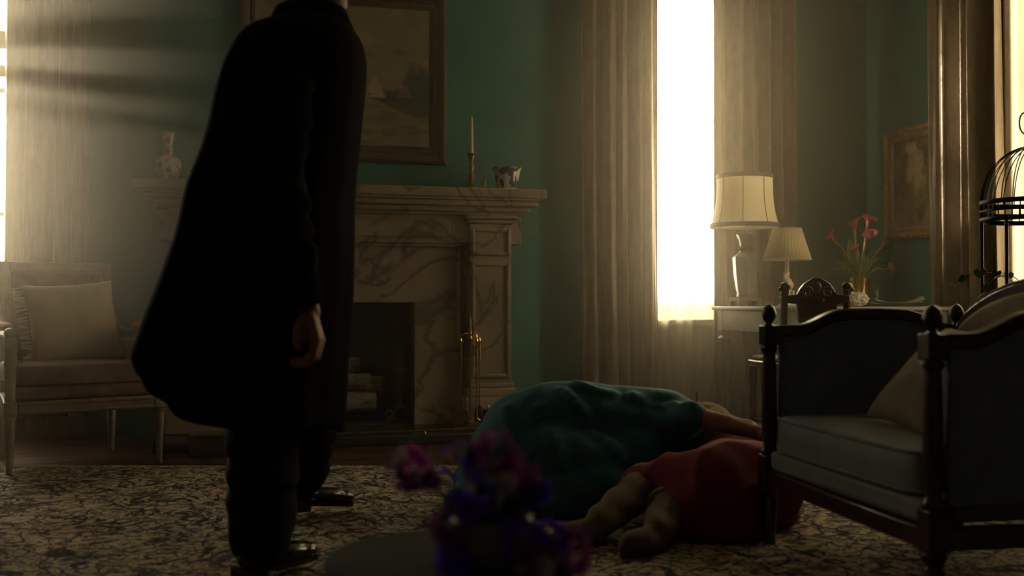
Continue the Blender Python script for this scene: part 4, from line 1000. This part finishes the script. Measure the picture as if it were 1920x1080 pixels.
# coat
CS = [(1.60, -.665, -.515), (1.575, -.72, -.47), (1.553, -.775, -.448), (1.497, -.800, -.428), (1.416, -.836, -.430), (1.34, -.852, -.440), (1.264, -.866, -.447), (1.187, -.892, -.455), (1.111, -.926, -.464), (1.04, -.939, -.466), (.974, -.950, -.467), (.882, -.985, -.468), (.806, -1.011, -.470), (.730, -1.037, -.476), (.653, -1.055, -.484), (.592, -1.074, -.489), (.53, -1.070, -.494), (.47, -1.05, -.498)]
def coat_ring(k, n=72):
    z, l, r = CS[k]; f = k / (len(CS) - 1); ring = []
    cx, hw_ = (l + r) / 2, (r - l) / 2
    hd_ = .10 + .12 * sm(0, .16, f) + .05 * f
    if k < 3: hd_ = (.085, .13, .165)[k]
    for j in range(n):
        a = 2 * pi * j / n
        fold = 1 + (.012 + .05 * f * f) * sin(7 * a + 1.2 * f) + .025 * f * sin(13 * a + .7) + .010 * noise.noise(Vector((cos(a) * 2, sin(a) * 2, z * 5)))
        x = cx + hw_ * math.copysign(abs(cos(a)) ** .85, cos(a)) * (fold if abs(cos(a)) < .9 else 1 + (fold - 1) * .4)
        d = 2.98 + hd_ * sin(a) * fold
        zz = z
        if f > .7: zz = z - (f - .7) / .3 * (.065 * cos(a) + .02 * sin(3 * a))
        if f > .9 and cos(a) < -.75: zz += .03
        ring.append(ldp((x, d, zz)))
    return ring
coat = wear(obj('coat', MB().loft([coat_ring(k) for k in range(len(CS))], cap=False), M_coat, smooth=80, solid=.012, sub=1))
slv = MB(); slv.tube([ldp(p) for p in ((-.625, 2.92, 1.50), (-.612, 2.83, 1.44), (-.615, 2.76, 1.30), (-.618, 2.715, 1.12), (-.585, 2.69, .95), (-.545, 2.68, .80), (-.537, 2.678, .765))], [.07, .088, .082, .074, .066, .056, .055], 18)
def sleeve_fold(co, n): return co + n * (.006 * sin(co.z * 60 + noise.noise(co * 9) * 5))
s_ = fuse('coat_sleeve', slv, M_coat, .009, 5, disp=sleeve_fold); wear(s_)
col_ = MB(); col_.loft([[ldp((-.59 + r * 1.0 * cos(a), 3.01 + r * .95 * sin(a), z)) for a in [2 * pi * j / 32 for j in range(32)]] for r, z in ((.10, 1.56), (.085, 1.61), (.083, 1.645), (.10, 1.635), (.125, 1.575))], cap=False)
wear(obj('coat_collar', col_, M_coat, solid=.008, smooth=80))
# trousers
tr = MB()
def leg_loft(pts, rs):
    tr.chain([ldp(p) for p in pts], rs, 16)
leg_loft([(-.66, 3.0, .92), (-.69, 2.93, .75), (-.685, 2.875, .50), (-.70, 2.90, .28), (-.708, 2.91, .125)], [.15, .13, .112, .098, .094])
leg_loft([(-.64, 3.06, .92), (-.64, 3.18, .72), (-.635, 3.32, .50), (-.69, 3.51, .30), (-.735, 3.65, .18)], [.14, .12, .10, .090, .082])
def tr_fold(co, n): return co + n * (.005 * sin(co.z * 45 + noise.noise(co * 7) * 6))
wear(fuse('trousers', tr, M_trouser, .012, 5, disp=tr_fold))
def shoe(name, ankle, heading, pitch, lab):
    m = MB(); m.ball((0, .0, .035), (.040, .06, .035), 14, 10).ball((0, .10, .032), (.046, .085, .032), 14, 10).ball((0, .165, .027), (.040, .05, .026), 14, 10).chain([(0, -.005, .05), (0, -.01, .11)], [.042, .046])
    Mx = Matrix.Translation(ldp(ankle)) @ Matrix.Rotation(-YAW - heading, 4, 'Z') @ Matrix.Rotation(pitch, 4, 'X')
    m.v = [tuple(Mx @ Vector(v)) for v in m.v]
    s = wear(fuse(name, m, M_shoe, .007, 4))
    so = MB(); so.prism([(-.04, -.055), (.04, -.055), (.043, .05), (.05, .12), (.038, .19), (0, .215), (-.038, .19), (-.05, .12), (-.043, .05)], 0, .014, ((1, 0, 0), (0, 1, 0), (0, 0, 1)), Mx)
    so.prism([(-.038, -.055), (.038, -.055), (.038, .015), (-.038, .015)], -.02, .004, ((1, 0, 0), (0, 1, 0), (0, 0, 1)), Mx)
    w_ = obj('shoe_sole', so, M_shoe, s)
    return s
shoe('shoe', (-.715, 2.885, .032), R(40), 0, '')
shoe('shoe', (-.745, 3.67, .062), R(48), R(-7), '')
hr = MB(); hr.ball(ldp((-.575, 3.01, 1.765)), (.092, .10, .105), 16, 12)
wear(fuse('hair', hr, M_hairk, .01, 2))

# ------------------------------------------------------------------ the person in red, lying on the rug
RO = ldp((.66, 3.5, .012))
rb = MB(); B2 = lambda pts, rs: rb.chain([ldp(p) for p in pts], rs)
B2([(.72, 3.46, .165), (.78, 3.64, .165), (.83, 3.80, .15)], [.13, .12, .125])
B2([(.86, 3.90, .12), (.885, 3.99, .11)], [.055, .05]); rb.ball(ldp((.91, 4.08, .115)), (.085, .10, .085), 16, 12)
rb.ball(ldp((.90, 4.09, .205)), (.014, .014, .016))
B2([(.66, 3.42, .15), (.46, 3.53, .155), (.275, 3.30, .075)], [.085, .058, .036])
B2([(.72, 3.38, .12), (.52, 3.42, .10), (.44, 3.20, .065)], [.085, .058, .036])
B2([(.93, 3.74, .14), (.99, 3.82, .07), (.95, 3.95, .045)], [.045, .036, .026])
B2([(.72, 3.84, .15), (.69, 3.92, .10), (.74, 4.04, .07)], [.045, .036, .026])
person3 = fuse('person', rb, M_skin, .012, 5, origin=RO)
tag(person3, 'person in a red dress and tan boots lying on the rug', 'person')
def wear3(o): o.parent = person3; o.matrix_parent_inverse = Matrix.Translation(-RO); return o
rd = MB(); D3 = lambda pts, rs: rd.chain([ldp(p) for p in pts], rs, 16)
D3([(.72, 3.50, .165), (.78, 3.64, .165), (.83, 3.80, .155)], [.155, .150, .145])
D3([(.60, 3.44, .115), (.70, 3.46, .155), (.80, 3.50, .168), (.865, 3.55, .165)], [.115, .145, .150, .145])
D3([(.68, 3.44, .15), (.56, 3.50, .15), (.455, 3.545, .14)], [.15, .122, .092])
D3([(.74, 3.40, .11), (.60, 3.39, .095), (.52, 3.385, .085)], [.125, .10, .078])
rd.ball(ldp((.70, 3.38, .04)), (.17, .12, .05), 16, 10); rd.ball(ldp((.88, 3.60, .045)), (.13, .12, .05), 16, 10)
D3([(.79, 3.72, .262), (.86, 3.70, .280), (.90, 3.69, .26)], [.045, .036, .03])
def dress_fold(sc_, amp, floor):
    def fn(co, n):
        k = noise.fractal(Vector((co.x * sc_, co.y * sc_ * .6, co.z * sc_ * .8)), 1, 2, 2)
        r = (1 - abs(noise.noise(Vector((co.x * sc_ * .8 + 3, co.y * sc_ * .8, co.z * sc_ * .5))))) ** 6
        q = co + n * (amp * k + amp * 1.2 * r); q.z = max(q.z, floor + .001 * (1 + k)); return q
    return fn
wear3(soften(fuse('red_dress', rd, M_red, .011, 24, disp=dress_fold(6, .010, .014)), 5))
def boot(pts, rs, toe, lab):
    m = MB(); m.chain([ldp(p) for p in pts], rs, 14); m.chain([ldp(p) for p in toe], [.045, .043, .034], 12)
    def bf_(co, n): q = co + n * .003 * sin(co.z * 70 + co.x * 40); q.z = max(q.z, .013); return q
    b = wear3(fuse('boot', m, M_boot, .008, 3, disp=bf_))
    p = Vector(ldp(pts[0])); d = (Vector(ldp(pts[0])) - Vector(ldp(pts[1]))).normalized(); Mx = Matrix.Translation(p + d * .03) @ frame_from(d)
    r = rs[0] + .004
    obj('boot_cuff', MB().tube([Mx @ Vector((r * cos(q), r * sin(q), 0)) for q in [2 * pi * i / 28 for i in range(29)]], .009, 8), M_beige, b)
    so = MB(); so.chain([ldp((a, b_, .022)) for a, b_, c_ in toe], [.03, .03, .024], 10)
    obj('boot_sole', so, M_wood, b)
boot([(.445, 3.515, .150), (.36, 3.40, .115), (.29, 3.31, .085), (.27, 3.285, .065)], [.066, .062, .052, .05], [(.275, 3.29, .06), (.215, 3.26, .055), (.155, 3.245, .05)], '')
boot([(.505, 3.385, .095), (.475, 3.28, .085), (.45, 3.20, .07)], [.064, .058, .05], [(.45, 3.20, .06), (.40, 3.15, .055), (.35, 3.12, .05)], '')
obj_h = MB(); obj_h.ball(ldp((.92, 4.10, .10)), (.10, .11, .085), 16, 10)
wear3(fuse('hair', obj_h, M_hairk, .01, 2))

# ------------------------------------------------------------------ the person in teal, kneeling hunched over
TO = ldp((.25, 3.9, .012))
tb = MB(); B3 = lambda pts, rs: tb.chain([ldp(p) for p in pts], rs)
B3([(.06, 3.95, .27), (.24, 3.95, .32), (.42, 3.95, .325), (.585, 3.94, .315)], [.135, .115, .115, .12])
B3([(.64, 3.95, .31), (.70, 3.96, .295)], [.055, .05]); tb.ball(ldp((.745, 3.97, .275)), (.10, .082, .088), 18, 14)
tb.ball(ldp((.775, 3.97, .19)), (.016, .014, .014))
B3([(.60, 3.83, .345), (.655, 3.74, .365), (.76, 3.70, .345), (.865, 3.67, .322)], [.056, .042, .037, .024])
B3([(.60, 4.06, .33), (.72, 4.10, .33), (.83, 4.02, .32), (.885, 3.97, .31)], [.056, .04, .032, .024])
B3([(.05, 3.86, .22), (.36, 3.80, .14)], [.10, .06]); B3([(.36, 3.80, .085), (.0, 3.86, .07), (-.10, 3.87, .06)], [.055, .05, .035])
B3([(.05, 4.04, .22), (.36, 4.06, .14)], [.10, .06]); B3([(.36, 4.06, .085), (.0, 4.03, .07), (-.10, 4.03, .06)], [.055, .05, .035])
person2 = fuse('person', tb, M_skin, .011, 5, origin=TO)
tag(person2, 'blond person in a teal dress kneeling bent over the red figure', 'person')
def wear2(o): o.parent = person2; o.matrix_parent_inverse = Matrix.Translation(-TO); return o
hn = MB(); Hh = lambda pts, rs: hn.chain([ldp(p) for p in pts], rs, 10)
Hh([(.865, 3.67, .322), (.885, 3.665, .318)], [.024, .026])
for k in range(4):
    dd = 3.640 + .019 * k; e = (.012, .0, -.004, -.016)[3 - k]
    Hh([(.885, 3.652 + (dd - 3.668) * .45, .318), (.922, dd, .314)], [.016, .0125])
    Hh([(.922, dd, .314), (.950, dd - .004, .308), (.970 + e * .5, dd - .006, .292), (.976 + e * .4, dd - .008, .274)], [.0115, .010, .009, .0075])
Hh([(.878, 3.638, .31), (.900, 3.618, .296), (.922, 3.610, .288)], [.013, .011, .0085])
wear2(fuse('hand', hn, M_skin, .0035, 3))
h2 = MB(); Hh2 = lambda pts, rs: h2.chain([ldp(p) for p in pts], rs, 10)
Hh2([(.885, 3.97, .31), (.91, 3.95, .305)], [.024, .026])
for k in range(4):
    a_ = .02 * (k - 1.5); Hh2([(.91, 3.95 + a_ * .6, .305), (.945, 3.93 + a_, .300), (.965, 3.92 + a_, .285), (.97, 3.915 + a_, .265)], [.014, .0115, .0095, .0075])
Hh2([(.90, 3.93, .30), (.915, 3.90, .285), (.93, 3.89, .275)], [.013, .011, .0085])
wear2(fuse('hand', h2, M_skin, .004, 3))
dr_ = MB(); T = lambda pts, rs: dr_.chain([ldp(p) for p in pts], rs, 18)
T([(.04, 3.94, .275), (.14, 3.94, .318), (.25, 3.94, .335), (.36, 3.94, .325), (.47, 3.94, .325), (.585, 3.93, .318), (.62, 3.93, .31)], [.165, .158, .150, .140, .134, .132, .12])
T([(.60, 3.84, .335), (.64, 3.76, .36), (.665, 3.735, .368)], [.085, .062, .054])
T([(.60, 4.05, .335), (.68, 4.09, .335)], [.085, .062])
# skirt: falls from the hips to the floor around thighs and shins
T([(-.02, 3.90, .20), (.16, 3.82, .20), (.36, 3.80, .18)], [.15, .14, .11]); T([(-.02, 4.02, .20), (.38, 4.06, .16)], [.15, .12])
T([(-.10, 3.88, .10), (.10, 3.80, .10), (.36, 3.76, .10)], [.11, .13, .12]); T([(-.12, 4.0, .09), (.3, 4.06, .09)], [.11, .11])
dr_.ball(ldp((.0, 3.84, .05)), (.26, .20, .075), 20, 10); dr_.ball(ldp((.20, 3.80, .05)), (.26, .16, .075), 20, 10); dr_.ball(ldp((.46, 3.86, .20)), (.16, .10, .14), 16, 10)
ridges = [((.19, 3.86, .47), (.27, 3.78, .36), (.40, 3.72, .20), .016), ((.24, 3.9, .478), (.31, 3.84, .45), (.38, 3.86, .452), .014), ((.45, 3.86, .44), (.52, 3.80, .43), (.60, 3.80, .42), .013), ((.10, 3.80, .40), (.16, 3.70, .25), (.24, 3.66, .10), .014), ((.50, 3.80, .40), (.53, 3.74, .33), (.50, 3.72, .22), .012), ((.56, 3.80, .435), (.60, 3.76, .425), (.65, 3.72, .415), .011), ((.545, 3.81, .42), (.57, 3.77, .39), (.60, 3.73, .36), .011), ((-.02, 3.85, .38), (.0, 3.76, .25), (.04, 3.70, .1), .012)]
RW = [[ldp(p) for p in r[:3]] + [r[3]] for r in ridges]
RWp = [([a.lerp(b, t).lerp(b.lerp(c, t), t) for t in [i / 10 for i in range(11)]], k) for a, b, c, k in RW]
base_f = dress_fold(4, .003, .014)
def teal_disp(co, n):
    q = base_f(co, n); s = 0
    for pts, k in RWp:
        dm = min((co - p).length for p in pts)
        if dm < .075: s += k * (math.exp(-(dm / .020) ** 2) - .40 * math.exp(-((dm - .045) / .022) ** 2))
    return q + n * s
wear2(soften(fuse('teal_dress', dr_, M_teal, .009, 14, disp=teal_disp), 5))
ha = MB(); ha.ball(ldp((.742, 3.965, .305)), (.112, .092, .090), 18, 12); ha.chain([ldp(p) for p in ((.70, 3.96, .33), (.78, 3.93, .31), (.83, 3.95, .25))], [.05, .05, .035])
def hair_f(co, n): return co + n * (.004 * sin(co.y * 190 + noise.noise(co * 20) * 3))
wear2(fuse('hair', ha, M_hairb, .007, 3, disp=hair_f))

# ------------------------------------------------------------------ foreground stand with flowers
tcen = ld(-.085, 1.47, 0)
tt = thing('pedestal_table', 'small round grey green pedestal table in the near foreground', 'table', tcen)
obj('table_top', MB().lathe([(.15, .398), (.178, .404), (.182, .412), (.178, .42), (.16, .422)], n=48), M_tray, tt)
obj('column', MB().lathe([(.10, .012), (.10, .03), (.05, .05), (.03, .09), (.026, .25), (.04, .32), (.06, .38), (.10, .40)], n=20), M_tray, tt)
fc = ld(-.030, 1.40, .422)
bq = thing('flower_bouquet', 'blurred bunch of purple and blue flowers in the foreground', 'flowers', fc, -YAW)
obj('bowl', MB().lathe([(.035, .001), (.05, .01), (.062, .04), (.058, .065), (.052, .07), (.045, .05)], n=24), M_celadon, bq)
def floret(n, rad):
    m = MB()
    for k in range(n):
        Mx = Matrix.Rotation(2 * pi * k / n, 4, 'Z')
        m.grid(lambda u, v: ((u - .5) * rad * 1.0 * sin(pi * (v * .85 + .1)), rad * v, rad * .35 * v - rad * .25 * (u - .5) ** 2 * 4 * v), 2, 3, Mx)
    m.ball((0, 0, rad * .05), rad * .14, 6, 4)
    me = mesh_from('flower', m, 60); return me
fm = {}
for nm, mt in (('p', M_petal_p), ('b', M_petal_b), ('w', M_petal_w)):
    me = floret(5, .016); me.materials.append(mt); fm[nm] = me
rnd = random.Random(4)
clus = [(-.115, .0, .155, 'p', 16, .030), (-.045, .01, .165, 'b', 13, .028), (.005, .0, .180, 'p', 11, .028), (.04, -.01, .150, 'p', 12, .026), (.062, .0, .125, 'b', 10, .022), (-.02, -.03, .120, 'b', 16, .034), (-.05, -.04, .085, 'p', 12, .028), (.02, -.04, .07, 'b', 12, .03), (-.055, -.05, .04, 'b', 14, .03), (.085, -.01, .065, 'b', 12, .026), (.12, .0, .045, 'p', 14, .03), (.075, -.04, .03, 'p', 12, .03), (.028, -.02, .135, 'w', 5, .012), (-.055, -.05, .095, 'w', 4, .014), (-.02, .0, .175, 'w', 3, .01), (-.09, .0, .14, 'w', 3, .012)]
for (cx, cyy, cz, c_, n, s) in clus:
    cx *= .92; cz -= .022
    hd_ = obj('flower_stem', MB().tube(bez((cx * .15, cyy * .2, .03), (cx * .5, cyy * .4, cz * .7), (cx, cyy, cz), 6), .0022, 5), M_stem, bq)
    for k in range(n):
        v = Vector((rnd.gauss(0, 1), rnd.gauss(0, 1), rnd.gauss(0, 1))).normalized()
        o = link('flower', fm[c_ if rnd.random() > .12 else 'w' if rnd.random() > .6 else 'p'], None, hd_)
        o.location = Vector((cx, cyy, cz)) + v * s * rnd.uniform(.5, 1.05)
        o.rotation_euler = v.to_track_quat('Z', 'Y').to_euler()
for k in range(26):
    a = rnd.uniform(0, 2 * pi); r = rnd.uniform(.03, .10); z = rnd.uniform(.03, .13)
    p = Vector((r * cos(a) * 1.1, r * sin(a) * .6, z)); ct = p * .6 + Vector((0, 0, .04))
    obj('leaf', MB().grid(leaf_fn((p.x * .2, p.y * .2, .04), ct, p + Vector((rnd.uniform(-.02, .02), 0, rnd.uniform(-.02, .02))), rnd.uniform(.008, .014)), 3, 14), M_green, bq, smooth=80)

# ------------------------------------------------------------------ haze
hz = obj('haze', MB().bb(X0 + .03, 3.45, 4.15, BY - .006, .03, ZC - .03), None, smooth=0)
mh = bpy.data.materials.new('warm_haze'); mh.use_nodes = True; nt = mh.node_tree; nt.nodes.remove(nt.nodes['Principled BSDF'])
vs = nt.nodes.new('ShaderNodeVolumeScatter'); vs.inputs['Color'].default_value = (1.0, .90, .72, 1); vs.inputs['Density'].default_value = .085; vs.inputs['Anisotropy'].default_value = .80
nt.links.new(vs.outputs[0], nt.nodes['Material Output'].inputs['Volume'])
hz.data.materials.append(mh)
tag(hz, 'thin warm haze hanging in front of the windows and fireplace', 'haze', kind='stuff')
